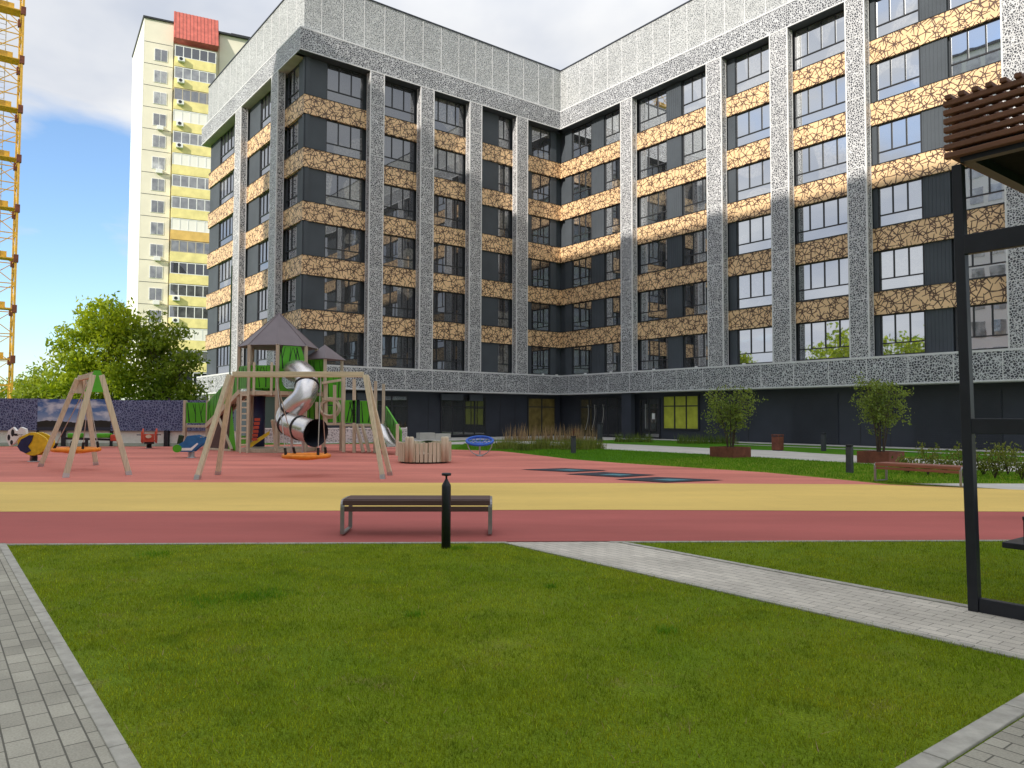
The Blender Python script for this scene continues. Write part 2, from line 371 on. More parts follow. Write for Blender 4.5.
# ------------------------------------------------------------------ light
SUN = Vector((-.549, -.689, .47)).normalized()
sd = bpy.data.lights.new('sun', 'SUN'); sd.energy = 5.0; sd.angle = R(.5); sd.color = (1, .93, .82)
so = bpy.data.objects.new('sun', sd); COL.objects.link(so); so.rotation_euler = SUN.to_track_quat('Z', 'Y').to_euler(); so.location = (-60, -80, 80)
w = bpy.data.worlds.new('World'); scene.world = w; w.use_nodes = True; nt = w.node_tree
bg = nt.nodes['Background']; bg.inputs[1].default_value = .1
sky = nt.nodes.new('ShaderNodeTexSky'); sky.sky_type = 'NISHITA'; sky.sun_disc = False
sky.sun_elevation = math.asin(SUN.z); sky.sun_rotation = math.atan2(SUN.x, SUN.y)
sky.air_density = 1.0; sky.dust_density = .6; sky.ozone_density = 1.4
tc = nt.nodes.new('ShaderNodeTexCoord'); sx = N(nt, 'ShaderNodeSeparateXYZ'); L(nt, tc.outputs['Generated'], sx.inputs[0])
zc = N(nt, 'ShaderNodeMath', operation='MAXIMUM'); L(nt, sx.outputs[2], zc.inputs[0]); zc.inputs[1].default_value = 0
za = N(nt, 'ShaderNodeMath', operation='ADD'); L(nt, zc.outputs[0], za.inputs[0]); za.inputs[1].default_value = .22
dv = N(nt, 'ShaderNodeVectorMath', operation='DIVIDE'); L(nt, tc.outputs['Generated'], dv.inputs[0])
cz = N(nt, 'ShaderNodeCombineXYZ'); [L(nt, za.outputs[0], cz.inputs[i]) for i in range(3)]; L(nt, cz.outputs[0], dv.inputs[1])
mp = N(nt, 'ShaderNodeMapping'); L(nt, dv.outputs[0], mp.inputs[0]); mp.inputs['Location'].default_value = (.35, .2, 0); mp.inputs['Scale'].default_value = (1, 1, .6)
cn = noise(nt, mp.outputs[0], 1.15, 7, .52, .35)
# a clearer, bluer patch low in the sky to the left
ddot = N(nt, 'ShaderNodeVectorMath', operation='DOT_PRODUCT'); L(nt, tc.outputs['Generated'], ddot.inputs[0])
ddot.inputs[1].default_value = Vector((-.50, .855, .165)).normalized()
clear = ramp(nt, ddot.outputs['Value'], [(.984, 0), (.998, .36)])
cs = N(nt, 'ShaderNodeMath', operation='SUBTRACT'); L(nt, cn, cs.inputs[0]); L(nt, clear, cs.inputs[1])
cov = ramp(nt, cs.outputs[0], [(.33, 0), (.47, 1)])
shade = ramp(nt, noise(nt, mp.outputs[0], 2.2, 5, .5, .2), [(.34, (6.3, 6.8, 7.8)), (.60, (9.2, 9.3, 9.5))])
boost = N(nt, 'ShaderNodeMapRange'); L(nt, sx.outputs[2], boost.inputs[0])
boost.inputs[1].default_value = .45; boost.inputs[2].default_value = .9; boost.inputs[3].default_value = 1.0; boost.inputs[4].default_value = 1.75  # clouds overhead, out of view, brightened as added fill for the shaded yard
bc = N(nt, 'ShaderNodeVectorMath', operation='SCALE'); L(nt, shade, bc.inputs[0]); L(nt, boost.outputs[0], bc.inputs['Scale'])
skym = N(nt, 'ShaderNodeVectorMath', operation='MULTIPLY'); L(nt, sky.outputs[0], skym.inputs[0]); skym.inputs[1].default_value = (1.95, 2.2, 2.45)
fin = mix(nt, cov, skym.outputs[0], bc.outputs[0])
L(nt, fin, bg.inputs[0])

# ------------------------------------------------------------------ ground
g = MB().add([(-900, -900, 0), (900, -900, 0), (900, 1500, 0), (-900, 1500, 0)], [(0, 1, 2, 3)]).build('ground', 'turf_far'); tag(g, kind='structure')
def front(x): return 9.30+.043*x                            # near edge of the rubber surface
LAWN_E0, LAWN_E1, LAWN_P = .79, 5.60, -1.66
lawn_pts = [ep(.80, LAWN_P), ep(5.60, LAWN_P), ep(5.60, -7.5), (1.5, 9.45), (-6.3, 9.2), ep(.80, -11)]
sheet('lawn', [ep(-.5, -1.5), ep(12, -1.5), ep(30, -9), ep(30, -20), (-8, 12), ep(-.5, -13)], .004, 'turf')
sheet('paving', [ep(-9, 6), ep(.70, 6), ep(.70, -12), ep(-9, -20)], .010, 'pave_l')
sheet('path', [ep(5.64, 3), ep(6.70, 3), ep(6.70, -9), ep(5.64, -9)], .010, 'pave_r')
sheet('paving', [ep(.72, LAWN_P+.14), ep(5.60, LAWN_P+.14), ep(5.60, 6), ep(.72, 6)], .012, 'pave_l')
def kerb(a, b, wid, z0, z1):
    m = MB(); a, b = Vector((*a, (z0+z1)/2)), Vector((*b, (z0+z1)/2)); n = max(1, round((b-a).length)); d = (b-a)/n; g_ = d.normalized()*.004
    for k in range(n): m.bar(a+d*k+g_, a+d*(k+1)-g_, wid, z1-z0)
    return tag(m.build('kerb', 'kerb', bevel=.005), kind='structure')
kerb(ep(.74, 5), ep(.74, -10.9), .08, -.05, .018)
kerb(ep(.80, LAWN_P+.07), ep(5.55, LAWN_P+.07), .11, -.05, .02)
kerb(ep(5.60, 3), ep(5.60, -7.35), .075, -.05, .018)
kerb(ep(6.74, 3), ep(6.74, -6.50), .075, -.05, .02)
kerb((-25, front(-25)-.03), (-.05, front(0)-.03), .06, -.05, .017)
kerb((1.2, front(1.2)-.03), (25, front(25)-.03), .06, -.05, .017)
red_pts = [(-45, front(-45)), (45, front(45)), (45, 16.0), (10.9, 16.1), (8.6, 17.3), (7.9, 19.0), (7, 20.9), (5.3, 22.9), (3.55, 24.9), (2.1, 27.0),
           (.6, 30.6), (-.5, 33.0), (-2.8, 34.4), (-4.3, 37.4), (-5.6, 42.0), (-13.2, 38.9), (-13.45, 36.9), (-45, 35.2)]
sheet('playground_surface', red_pts, .014, 'red_far', rot=0)
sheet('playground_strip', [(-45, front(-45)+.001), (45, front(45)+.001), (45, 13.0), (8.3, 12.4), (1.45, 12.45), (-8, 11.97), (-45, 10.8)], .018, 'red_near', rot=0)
sheet('playground_band', [(-45, 10.7), (-8, 11.94), (1.45, 12.44), (8.28, 12.36), (45, 12.9), (45, 15.95), (10.85, 16.05), (8.02, 17.24), (2, 17.35), (-11.5, 17.12), (-45, 16.4)], .022, 'ochre', rot=0)
for k, (a, b, cc, d) in enumerate((((.55, 21.64), (1.56, 22.25), (2.36, 21.4), (1.6, 20.70)), ((1.7, 19.95), (2.51, 20.7), (3.42, 19.8), (2.72, 19.0)), ((2.8, 18.35), (3.64, 19.1), (4.75, 18.25), (3.55, 17.55)))):
    a = (a[0]-.3, a[1]); cc = (cc[0]+.35, cc[1])
    sheet('ground_marking', [a, d, cc, b], .026+k*.001, 'mark', rot=0)
    ctr = np.mean([a, b, cc, d], axis=0)
    sheet('ground_marking', [tuple(ctr+.38*(np.array(q)-ctr)+np.array((.12, -.12))) for q in (a, d, cc, b)], .031+k*.001, 'teal', rot=0)
sheet('path', [(4.16, 35.7), (8.07, 30.7), (9.1, 29.2), (10.0, 28.0), (10.8, 26.6), (11.7, 25.3), (13.1, 22.6), (14.7, 21.2), (24, 9), (27, 11), (18.9, 25.5), (14.9, 28.2), (13.9, 30.2), (12.9, 32.2), (12.1, 34.6), (9.9, 36.6), (6.8, 41), (5.0, 43.2), (2, 46), (-1, 47), (-10, 38.5), (-9, 37.6), (0, 42.5), (2.5, 38)], .006, 'concrete')
sheet('pavement', [(9.3, 17.62), (10.5, 17.72), (45, 17.5), (45, 15.98), (10.88, 16.12)], .008, 'concrete')
def loc2w(u, w): return tuple(IC+DB*u+EE*w)
sheet('plaza', [loc2w(-.9, -23), loc2w(5.0, -23), loc2w(4.6, -9.5), loc2w(9, -5), loc2w(9.4, .9), loc2w(-.9, .9)], .012, 'concrete')
sheet('pavement', [loc2w(9.6, -1.0), loc2w(45, -1.0), loc2w(45, .9), loc2w(9.6, .9)], .014, 'concrete')
sheet('pavement', [loc2w(18, -3.4), loc2w(45, -5.6), loc2w(45, -4.9), loc2w(18, -2.9)], .016, 'concrete')

# ------------------------------------------------------------------ grass blades (numpy)
def tri_blades(name, pts, hgt, wid, mat, lean=.5, kind='stuff', parent=None, z0=.004):
    n = len(pts); ang = rng.uniform(0, 2*np.pi, n); h = hgt*rng.uniform(.5, 1.3, n); wd = wid*rng.uniform(.7, 1.3, n)
    la = rng.uniform(0, 2*np.pi, n); ll = lean*h*rng.uniform(.1, 1, n)
    dx, dy = np.cos(ang)*wd/2, np.sin(ang)*wd/2
    v = np.zeros((n, 3, 3)); v[:, 0, :2] = pts+np.stack([dx, dy], 1); v[:, 1, :2] = pts-np.stack([dx, dy], 1)
    v[:, 2, :2] = pts+np.stack([np.cos(la)*ll, np.sin(la)*ll], 1); v[:, :2, 2] = z0; v[:, 2, 2] = z0+h
    me = bpy.data.meshes.new(name); me.vertices.add(n*3); me.vertices.foreach_set('co', v.reshape(-1))
    me.loops.add(n*3); me.loops.foreach_set('vertex_index', np.arange(n*3)); me.polygons.add(n)
    me.polygons.foreach_set('loop_start', np.arange(n)*3); me.materials.append(M[mat]); me.update(calc_edges=True)
    o = bpy.data.objects.new(name, me); COL.objects.link(o); o.parent = parent
    return tag(o, kind=kind)
def scatter(fn, n, x0, x1, y0, y1):
    p = np.stack([rng.uniform(x0, x1, n), rng.uniform(y0, y1, n)], 1)
    return p[fn(p)]
def ekey(p): return p@EE, p@DB
def in_front_lawn(p):
    e, q = ekey(p); fov = np.abs(p[:, 0]) < .72*p[:, 1]+.3
    return (e > .785+.012*np.sin(q*23)) & (e < 5.585+.02*np.sin(q*31)*np.sin(q*7)) & (q < LAWN_P) & (p[:, 1] < front(p[:, 0])-.03) & fov
def thin(p, k=1.0):                                          # fewer blades far away, clumpy
    d = np.hypot(p[:, 0], p[:, 1]); a = .55+.45*np.sin(p[:, 0]*2.3+np.sin(p[:, 1]*1.7)*2)*np.sin(p[:, 1]*2.9+np.cos(p[:, 0]*1.3)*2)
    bare = np.ones(len(p))
    for (bx, by, br) in ((-2.55, 4.75, .16), (-2.35, 4.45, .13), (-2.75, 4.95, .1), (-4.75, 7.5, .22), (.75, 4.35, .16), (1.5, 3.9, .22), (-.05, 5.2, .12), (2.6, 5.1, .14), (-1.9, 3.75, .1)):
        bare = np.minimum(bare, .22+.78*np.clip(np.hypot(p[:, 0]-bx, (p[:, 1]-by)*1.3)/br-.5, 0, 1))
    return p[rng.uniform(0, 1, len(p)) < bare*np.clip(k*(.35+.65*a)*np.clip(5.5/d, .35, 1), 0, 1)]
pts = thin(scatter(in_front_lawn, 950000, -7, 7, 2.8, 9.6))
o = tri_blades('lawn_grass', pts, .023, .0048, 'blade', .8); tag(o, 'short green lawn grass between the two paved paths in the foreground', 'grass')
tuft = np.concatenate([rng.normal(cxy, sd_, (int(2600*sd_), 2)) for cxy, sd_ in [((-2.55, 6.35), .12), ((-2.25, 6.45), .10), ((-2.1, 6.55), .12), ((-.75, 5.9), .04), ((1.1, 5.5), .05), ((.35, 6.9), .03), ((-3.9, 8.4), .1), ((-.6, 8.85), .07)]])
o = tri_blades('grass_tuft', tuft, .04, .007, 'blade_f', .9); tag(o, 'taller darker green grass tufts scattered through the foreground lawn', 'grass')
straw = scatter(in_front_lawn, 9000, -7, 7, 2.8, 8.0)[:1600]
o = tri_blades('dry_straw', straw, .03, .004, 'reed', 2.2); tag(o, 'scattered dry straw lying in the foreground lawn', 'straw')
def in_right_lawn(p):
    e, q = ekey(p)
    return (e > 6.78) & (p[:, 1] < front(p[:, 0])-.03) & (p[:, 0] < .75*p[:, 1]+.5)
pts = thin(scatter(in_right_lawn, 330000, 1.2, 9, 4.0, 10), .9)
o = tri_blades('lawn_grass', pts, .026, .0055, 'blade', .8); tag(o, 'green lawn grass right of the light paved path, below the pergola', 'grass')
def in_far(p):
    e, q = ekey(p-IC); x, y = p[:, 0], p[:, 1]
    edge = np.interp(y, [16, 17.6, 19, 20.9, 24.9, 27, 33, 34.4], [11.2, 8.7, 8.1, 7.15, 3.7, 2.25, -.35, -2.6])
    pathn = np.interp(y, [21.2, 25.3, 26.6, 28, 29.2, 30.7, 35.7, 42.5], [14.7, 11.7, 10.8, 10, 9.1, 8.07, 4.16, 0])
    return (x > edge) & (x < pathn-.1) & (y > 17.8)
pts = scatter(in_far, 150000, -4, 16, 17.8, 42)
o = tri_blades('far_lawn_grass', pts, .055, .016, 'blade_f'); tag(o, 'bright green lawn grass between the red playground surface and the pale path', 'grass')

# ------------------------------------------------------------------ patterned apartment building
bld = empty('apartment_building', (IC[0], IC[1], 0), THETA, 'L-shaped grey apartment building with perforated white panels and ochre patterned bands', 'building')
AL, LL, BL = 21.16, 21.13, 44.0
ZCB, ZCT, ZFB, ZFT, ZP = 3.20, 4.64, 23.97, 25.41, 28.85
FA = lambda s_, o_, z: (-o_, -s_, z)
FB = lambda s_, o_, z: (s_, o_, z)
FL = lambda s_, o_, z: (-s_, -AL+o_, z)
def fbox(mb, F, s0, s1, o0, o1, z0, z1, mi=0): return mb.box(F(s0, o0, z0), F(s1, o1, z1), mi)
# bodies
m = MB(); m.box((-LL+.6, -AL+.85, ZCT-.3), (-.85, .8, ZFB+.1)); m.box((-LL+.6, .84, ZCT-.3), (BL, 16, ZFB+.1)); m.build('wall', 'panel', bld)
m = MB(); m.box((-LL+1.6, -AL+1.2, 0), (-1.0, .9, ZCT-.32)); m.box((-LL+1.6, 1.0, 0), (BL, 15.5, ZCT-.33)); m.build('ground_floor_wall', 'ground_panel', bld)
m = MB(); m.box((-LL+.5, -AL+.5, ZFB+.12), (-.52, .5, ZFT-.05)); m.box((-LL+.5, .52, ZFB+.13), (BL, 16, ZFT-.06)); m.build('roof_slab', 'ground_panel', bld)
wings = (('A', FA, 0, AL), ('B', FB, 0, BL), ('L', FL, .52, LL))
for wn, F, s0, s1 in wings:
    st = s0 if wn != 'L' else .52
    # frieze with white edges and seams
    m = MB(); fbox(m, F, st, s1, 0, .5, ZFB, ZFT)
    for z in (ZFB, ZFT-.07): fbox(m, F, st, s1, -.012, -.001, z, z+.07, 1)
    fbox(m, F, st, s1, .0, .5, ZFT+.001, ZFT+.03, 1)
    m.build('frieze', ['perf', 'trim'], bld)
    m = MB(); fbox(m, F, st, s1, 0, .8, ZCB, ZCT)
    for z in (ZCB, ZCT-.07): fbox(m, F, st, s1, -.014, -.001, z, z+.07, 1)
    fbox(m, F, st, s1, -.014, .82, ZCT+.001, ZCT+.035, 1)
    fbox(m, F, st, s1, 0.01, 1.3, ZCB-.03, ZCB-.001, 1)
    for k in range(int((s1-st)/2.1)+1):
        sp = st+1.0+2.1*k
        if sp < s1: fbox(m, F, sp, sp+.04, -.008, -.0005, ZCB+.071, ZCT-.071, 1)
    m.build('canopy_band', ['perf', 'trim'], bld)
    m = MB(); off = .38
    pa0 = st+(.38 if wn == 'A' else .0); pa1 = s1-(off if wn != 'B' else 0)
    if wn == 'A': pa0 = -.38
    if wn == 'B': pa0 = -.375
    if wn == 'L': pa0 = .90
    fbox(m, F, pa0, pa1, off, off+.5, ZFT+.02, ZP)
    k = 0
    while pa0+.75+1.48*k < pa1:
        sp = pa0+.75+1.48*k; fbox(m, F, sp, sp+.045, off-.012, off-.0005, ZFT+.02, ZP-.05, 1); k += 1
    fbox(m, F, pa0, pa1, off-.05, off+.55, ZP+.001, ZP+.08, 2)
    m.build('parapet', ['perf_fine', 'trim', 'ground_panel'], bld)
    # soffit under the frieze
    m = MB(); fbox(m, F, st+(.03 if wn == 'L' else -.45), s1-.03, .03, .84, ZFB-.03, ZFB-.002); m.build('soffit', 'concrete' if wn == 'L' else 'panel', bld)
ROWS = [ZCT+.04]+[8.07+3.355*k for k in range(5)]
HEADS = [6.88+3.355*k for k in range(5)]+[ZFB-.05]
for k in range(5):
    z0, z1 = HEADS[k], ROWS[k+1]
    m = MB(); m.box((-.75, -AL+.52, z0), (-.50, .5, z1)); m.box((-.752, -AL+.51, z1), (-.47, .5, z1+.035), 1); m.build('patterned_band', ['band', 'frame'], bld)
    m = MB(); m.box((-.499, .50, z0), (BL, .75, z1)); m.box((-.469, .47, z1), (BL, .76, z1+.035), 1); m.build('patterned_band', ['band', 'frame'], bld)
    m = MB(); m.box((-LL+.5, -AL+.50, z0), (-.502, -AL+.75, z1)); m.box((-LL+.48, -AL+.47, z1), (-.47, -AL+.745, z1+.035), 1); m.build('patterned_band', ['band', 'frame'], bld)
# pilasters
PIL = {'A': ((3.22, 4.30), (7.48, 8.55), (11.52, 12.6), (15.36, 16.4)),
       'B': ((6.5, 7.62), (14.02, 15.2), (18.6, 19.79), (23.22, 24.3), (30.66, 31.8), (38.2, 39.3)), 'L': ((3.7, 4.9), (11.0, 12.3))}
for wn, F, s0, s1 in wings:
    for a, b in PIL[wn]:
        m = MB(); fbox(m, F, a, b, .0, .5, ZCT+.036, ZFB)
        for sp in (a, b-.07): fbox(m, F, sp, sp+.07, -.012, -.001, ZCT+.037, ZFB-.001, 1)
        for sp, ss in ((a, -1), (b, 1)):
            for oo in (.0, .43): fbox(m, F, sp, sp+ss*.01, oo, oo+.06, ZCT+.037, ZFB-.001, 1)
        for z in (7.7, 10.97, 14.69, 18.44, 21.8): fbox(m, F, a+.071, b-.071, -.008, -.0005, z, z+.035, 1)
        m.build('pilaster', ['perf_pil', 'trim'], bld)
# windows and dark panels
WIN = {'A': ((-.15, .44, 'p'), (.44, 2.36, 'w'), (2.36, 3.4, 'p'), (4.45, 5.55, 'w'), (5.55, 7.5, 'p'), (8.6, 11.5, 'w'), (12.65, 15.3, 'w'), (16.55, 19.13, 'w'), (19.13, 20.62, 'p')),
       'B': ((-.1, .66, 'p'), (.72, 2.86, 'w'), (2.9, 4.2, 'p'), (4.3, 6.45, 'w'), (7.7, 10.25, 'w'), (10.25, 11.5, 'p'), (11.6, 13.95, 'w'), (15.2, 15.75, 'p'), (15.78, 18.5, 'w'),
             (19.8, 23.15, 'w'), (24.3, 24.55, 'p'), (24.55, 26.8, 'w'), (26.83, 28.1, 'p'), (28.2, 30.6, 'w'), (31.8, 34.2, 'w'), (34.2, 35.6, 'p'), (35.6, 38.1, 'w')),
       'L': ((.54, 1.7, 'p'), (1.7, 3.7, 'w'), (4.95, 6.6, 'p'), (6.6, 8.7, 'w'), (8.7, 10.9, 'p'), (12.4, 14.6, 'p'), (14.6, 18.0, 'w'), (18.0, LL-.55, 'p'))}
count = [0]; leftover = MB(); leftpane = MB()
def window_mesh(F, a, b, z0, z1, fr, pn):
    o0 = .66
    fbox(fr, F, a, a+.06, o0, o0+.1, z0, z1); fbox(fr, F, b-.06, b, o0, o0+.1, z0, z1)
    fbox(fr, F, a+.06, b-.06, o0, o0+.1, z0, z0+.07); fbox(fr, F, a+.06, b-.06, o0, o0+.1, z1-.07, z1)
    zt = z0+(z1-z0)*.30
    fbox(fr, F, a+.06, b-.06, o0+.002, o0+.098, zt-.03, zt+.03)
    n = max(2, round((b-a)/.82))
    for k in range(1, n):
        sp = a+(b-a)*k/n; fbox(fr, F, sp-.03, sp+.03, o0+.004, o0+.096, zt+.03, z1-.07)
    fbox(pn, F, a+.05, b-.05, o0+.05, o0+.07, z0+.05, z1-.05)
for wn, F, s0, s1 in wings:
    for a, b, t in WIN[wn]:
        for k in range(6):
            z0, z1 = ROWS[k]+.037, HEADS[k]-.002
            if t == 'p':
                pm = MB()
                fbox(pm, F, a, b, .62, .9, z0, z1)
                n = int((b-a)/.16)
                if wn == 'B' and n > 5:
                    for q in range(n): fbox(pm, F, a+.04+q*(b-a)/n, a+.085+q*(b-a)/n, .605, .621, z0+.02, z1-.02)
                pm.build('wall_panel', 'panel', bld)
            else:
                vis = not (wn == 'B' and a > 31) and not (wn == 'L' and a < 2)
                if vis and count[0] < 100:
                    count[0] += 1; fr, pn = MB(), MB(); window_mesh(F, a, b, z0, z1, fr, pn)
                    wo = fr.build('window', 'frame', bld); po = pn.build('pane', 'glass' if wn == 'B' else 'glass_dim', wo)
                else: window_mesh(F, a, b, z0, z1, leftover, leftpane)
lo = leftover.build('window', 'frame', bld); lo['kind'] = 'stuff'; leftpane.build('pane', 'glass', lo)
# curtains and lamps glimpsed in some rooms are inside the dark glass; small white spotlights on the ledge
for wn, s_ in (('A', 1.2), ('A', -.2), ('B', 2.2), ('B', 4.9), ('B', 12.6), ('B', 9.0), ('B', 16.2)):
    F = FA if wn == 'A' else FB
    m = MB(); fbox(m, F, s_, s_+.16, .45, .6, ZCT+.036, ZCT+.14); m.build('ledge_spotlight', 'white', bld, bevel=.02)
# ground floor of wing A and wing B: shopfronts, doors, louvres
def shop(F, a, b, o_, z0, z1, n, back='shopglass', fmat='frame', name='shopfront'):
    m = MB(); 
    for k in range(n+1):
        sp = a+(b-a)*k/n; fbox(m, F, sp-.045, sp+.045, o_-.09, o_-.003, z0, z1)
    for k in range(n):
        x0, x1 = a+(b-a)*k/n+.046, a+(b-a)*(k+1)/n-.046
        fbox(m, F, x0, x1, o_-.085, o_-.003, z0, z0+.1); fbox(m, F, x0, x1, o_-.085, o_-.003, z1-.08, z1); fbox(m, F, x0, x1, o_-.08, o_-.003, z1-.75, z1-.68)
    fo = m.build(name, fmat, bld)
    p = MB(); fbox(p, F, a+.046, b-.046, o_-.05, o_-.02, z0+.1, z1-.08); p.build('pane', back, fo)
    return fo
shop(FA, 6.4, 10.2, 1.0, .12, 2.9, 4)
shop(FA, 12.9, 16.5, 1.0, .12, 2.9, 3)
fo = shop(FA, -.3, 2.4, 1.0, .02, 2.95, 2, 'amber', name='door')
shop(FB, 1.3, 6.2, 1.0, .05, 2.95, 5)
fo = shop(FB, 7.4, 9.2, 1.0, .03, 2.8, 2, name='door')
m = MB(); fbox(m, FB, 7.95, 8.01, .86, .9, .7, 2.4); m.build('handle', 'steel', fo)
m = MB(); fbox(m, FB, 8.55, 8.8, .905, .912, 1.35, 1.75); m.build('notice', 'white', fo)
shop(FB, 9.55, 12.5, 1.0, .65, 2.95, 3, 'lime')
m = MB()
for sp in (1.9, 2.6, 3.5): 
    pts = [FB(sp+.35*math.sin(t*2.2), .88, .5+1.9*t) for t in np.linspace(0, 1, 9)]; m.tube(pts, .018, 6)
m.build('window_decoration', 'concrete', bld)
for a, b in ((19.2, 22.0), (26.0, 30.0), (33, 36.5)):
    m = MB(); fbox(m, FB, a, b, .96, .998, .05, 2.86)
    for k in range(26): fbox(m, FB, a+.03, b-.03, .93, .958, .12+k*.105, .17+k*.105)
    m.build('louvre_panel', 'ground_panel', bld)
for sp in (14.0, 16.2, 23.2, 24.8, 31.2): m = MB(); fbox(m, FB, sp, sp+.03, .985, .999, .02, 3.1); m.build('panel_joint', 'frame', bld)
for sp in (3.6, 5.0, 11.2): m = MB(); fbox(m, FA, sp, sp+.03, .985, .999, .02, 3.1); m.build('panel_joint', 'frame', bld)
m = MB(); fbox(m, FB, 6.35, 7.25, .2, .6, 0, ZCB-.031); m.build('column', 'ground_panel', bld)
for a, b, z in ((15.0, 16.8, 2.55), (16.9, 18.8, 2.5), (8.6, 10.4, 2.62), (6.9, 8.0, 2.62)):
    m = MB(); fbox(m, FA, a, b, .55, .75, z, z+.45); m.build('sign_box', 'panel', bld, bevel=.02)
m = MB(); fbox(m, FL, 12.25, 12.33, -.1, -.02, 3, 12.5); m.build('drainpipe', 'greendark', bld)
m = MB()
m.box((8, 4, ZP), (16, 10, ZP+1.6)); m.build('roof_hut', 'ground_panel', bld)

# ------------------------------------------------------------------ tall slab behind the viewer that shades the yard
UE = -39.3
sb = empty('apartment_slab', (0, 0, 0), THETA, 'tall pale apartment slab behind the viewer whose shadow covers the yard', 'building')
m = MB(); m.box((UE, -31, 0), (42, -16.5, 44.1)); m.build('wall', 'slabwall', sb)
m = MB()
for k in range(14):
    for j in range(42): m.box((UE+1+j*2, -16.5, 1.4+k*3.1), (UE+2.4+j*2, -16.45, 3.2+k*3.1))
wo = m.build('window', 'towerglass', sb); wo['kind'] = 'stuff'
m = MB(); m.box((UE-.2, -31.2, 44.101), (42.2, -16.3, 44.4)); m.build('roof', 'ground_panel', sb)

# ------------------------------------------------------------------ yellow tower block
tw_a = R(64); ta = np.array([math.sin(tw_a), math.cos(tw_a)])
tw = empty('tower_block', (-48.25, 97, 0), math.atan2(ta[1], ta[0]), 'tall cream tower block with yellow balconies and red metal roof piece', 'building')
m = MB(); m.prism([(0, 0), (3.45, 0), (3.45, .4), (9.2, .4), (9.2, .2), (20, .2), (20, 13), (-1.5, 13)], 0, 53.5); m.build('wall', 'cream', tw)
m = MB(); m.prism([(-.07, -.01), (-.004, -.01), (-1.504, 13.02), (-1.57, 13.02)], 0, 53.48); m.build('side_wall', 'palecream', tw)
m = MB(); m.prism([(-.2, -.2), (20.1, -.2), (20.1, 13.1), (-1.7, 13.1)], 53.52, 53.75); m.build('roof', 'frame', tw)
m = MB(); m.box((11.0, 2, 53.83), (16, 6, 54.6)); m.box((10.8, 1.8, 54.61), (16.2, 6.2, 54.8), 1)
for k in range(4): m.box((11.3+k*1.1, 1.95, 53.95), (12.0+k*1.1, 2.0, 54.5), 1)
m.build('roof_hut', ['cream', 'frame'], tw)
for k in range(1, 18): MB().box((0.02, -.02, 53.0-2.88*k+.3), (3.4, -.002, 53.0-2.88*k+.35)).build('panel_joint', 'ground_panel', tw)
def twin(a, b, y, zc, h, n):
    m = MB(); m.box((a-.06, y-.05, zc-h/2-.06), (b+.06, y-.003, zc+h/2+.06))
    wo = m.build('window', 'white', tw); p = MB()
    for k in range(n): p.box((a+(b-a)*k/n+.04, y-.07, zc-h/2), (a+(b-a)*(k+1)/n-.04, y-.051, zc+h/2))
    p.build('pane', 'towerglass', wo)
for k in range(17):
    zc = 48.9-2.88*k
    twin(1.25, 2.75, 0, zc, 1.5, 2); twin(11.2, 12.8, .2, zc+.0, 1.5, 2)
    bz = zc-1.15; colr = 'bochre' if k == 8 else 'byellow'
    m = MB(); m.box((3.6, -1.0, bz-.25), (8.7, .39, bz-.1)); m.box((3.6, -1.0, bz-.1), (8.7, -.9, bz+1.0)); m.box((3.6, -.9, bz-.1), (3.7, .39, bz+1.0)); m.box((8.6, -.9, bz-.1), (8.7, .39, bz+1.0))
    bo = m.build('balcony', colr, tw)
    p = MB()
    if k not in (): 
        p.box((3.62, -.97, bz+1.0), (8.68, -.92, bz+2.45))
    fr = MB()
    for j in range(6): fr.box((3.62+j*1.0, -1.0, bz+1.0), (3.72+j*1.0, -.971, bz+2.45))
    fr.box((3.6, -1.0, bz+2.45), (8.7, .39, bz+2.55)); fr.box((3.6, -1.003, bz+1.0), (8.7, -.972, bz+1.08)); 
    go = p.build('glazing', ('towerglass', 'towerglass', 'glass_dim', 'palecream', 'towerglass')[(k*7+2) % 5] if k != 5 else 'palecream', bo); fr.build('frame', 'timber_gray' if k in (2, 9) else 'white', bo)
for k in (0, 1, 2, 3, 4, 11, 12):
    zc = 48.9-2.88*k-.5; m = MB(); m.box((4.0, -1.5, zc-.35), (4.85, -1.02, zc+.25)); ac = m.build('air_conditioner', 'white', tw, bevel=.03)
    f = MB(); f.lathe([(0, 0), (.2, 0), (.22, -.02)], n=14); f.map(lambda p: (p.x+4.38, -1.51+p.z*.3, p.y+zc-.05)); f.build('fan_grille', 'frame', ac)
for k in (3, 5, 9, 11):
    zc = 48.9-2.88*k-1.1; m = MB(); m.box((1.7, -.5, zc-.3), (2.5, -.06, zc+.25)); m.build('air_conditioner', 'white', tw, bevel=.03)
m = MB(); m.add([(3.45, -1.35, 51.1), (9.0, -1.35, 51.1), (9.0, .3, 55.4), (3.45, .3, 55.4), (3.45, .5, 51.1), (9, .5, 51.1), (9, .5, 55.4), (3.45, .5, 55.4)], [(0, 1, 2, 3), (4, 0, 3, 7), (1, 5, 6, 2), (3, 2, 6, 7), (4, 5, 1, 0)])
for j in range(13): m.bar((3.6+j*.44, -1.37, 51.1), (3.6+j*.44, .28, 55.4), .1, .07)
m.build('mansard_roof', 'redroof', tw)

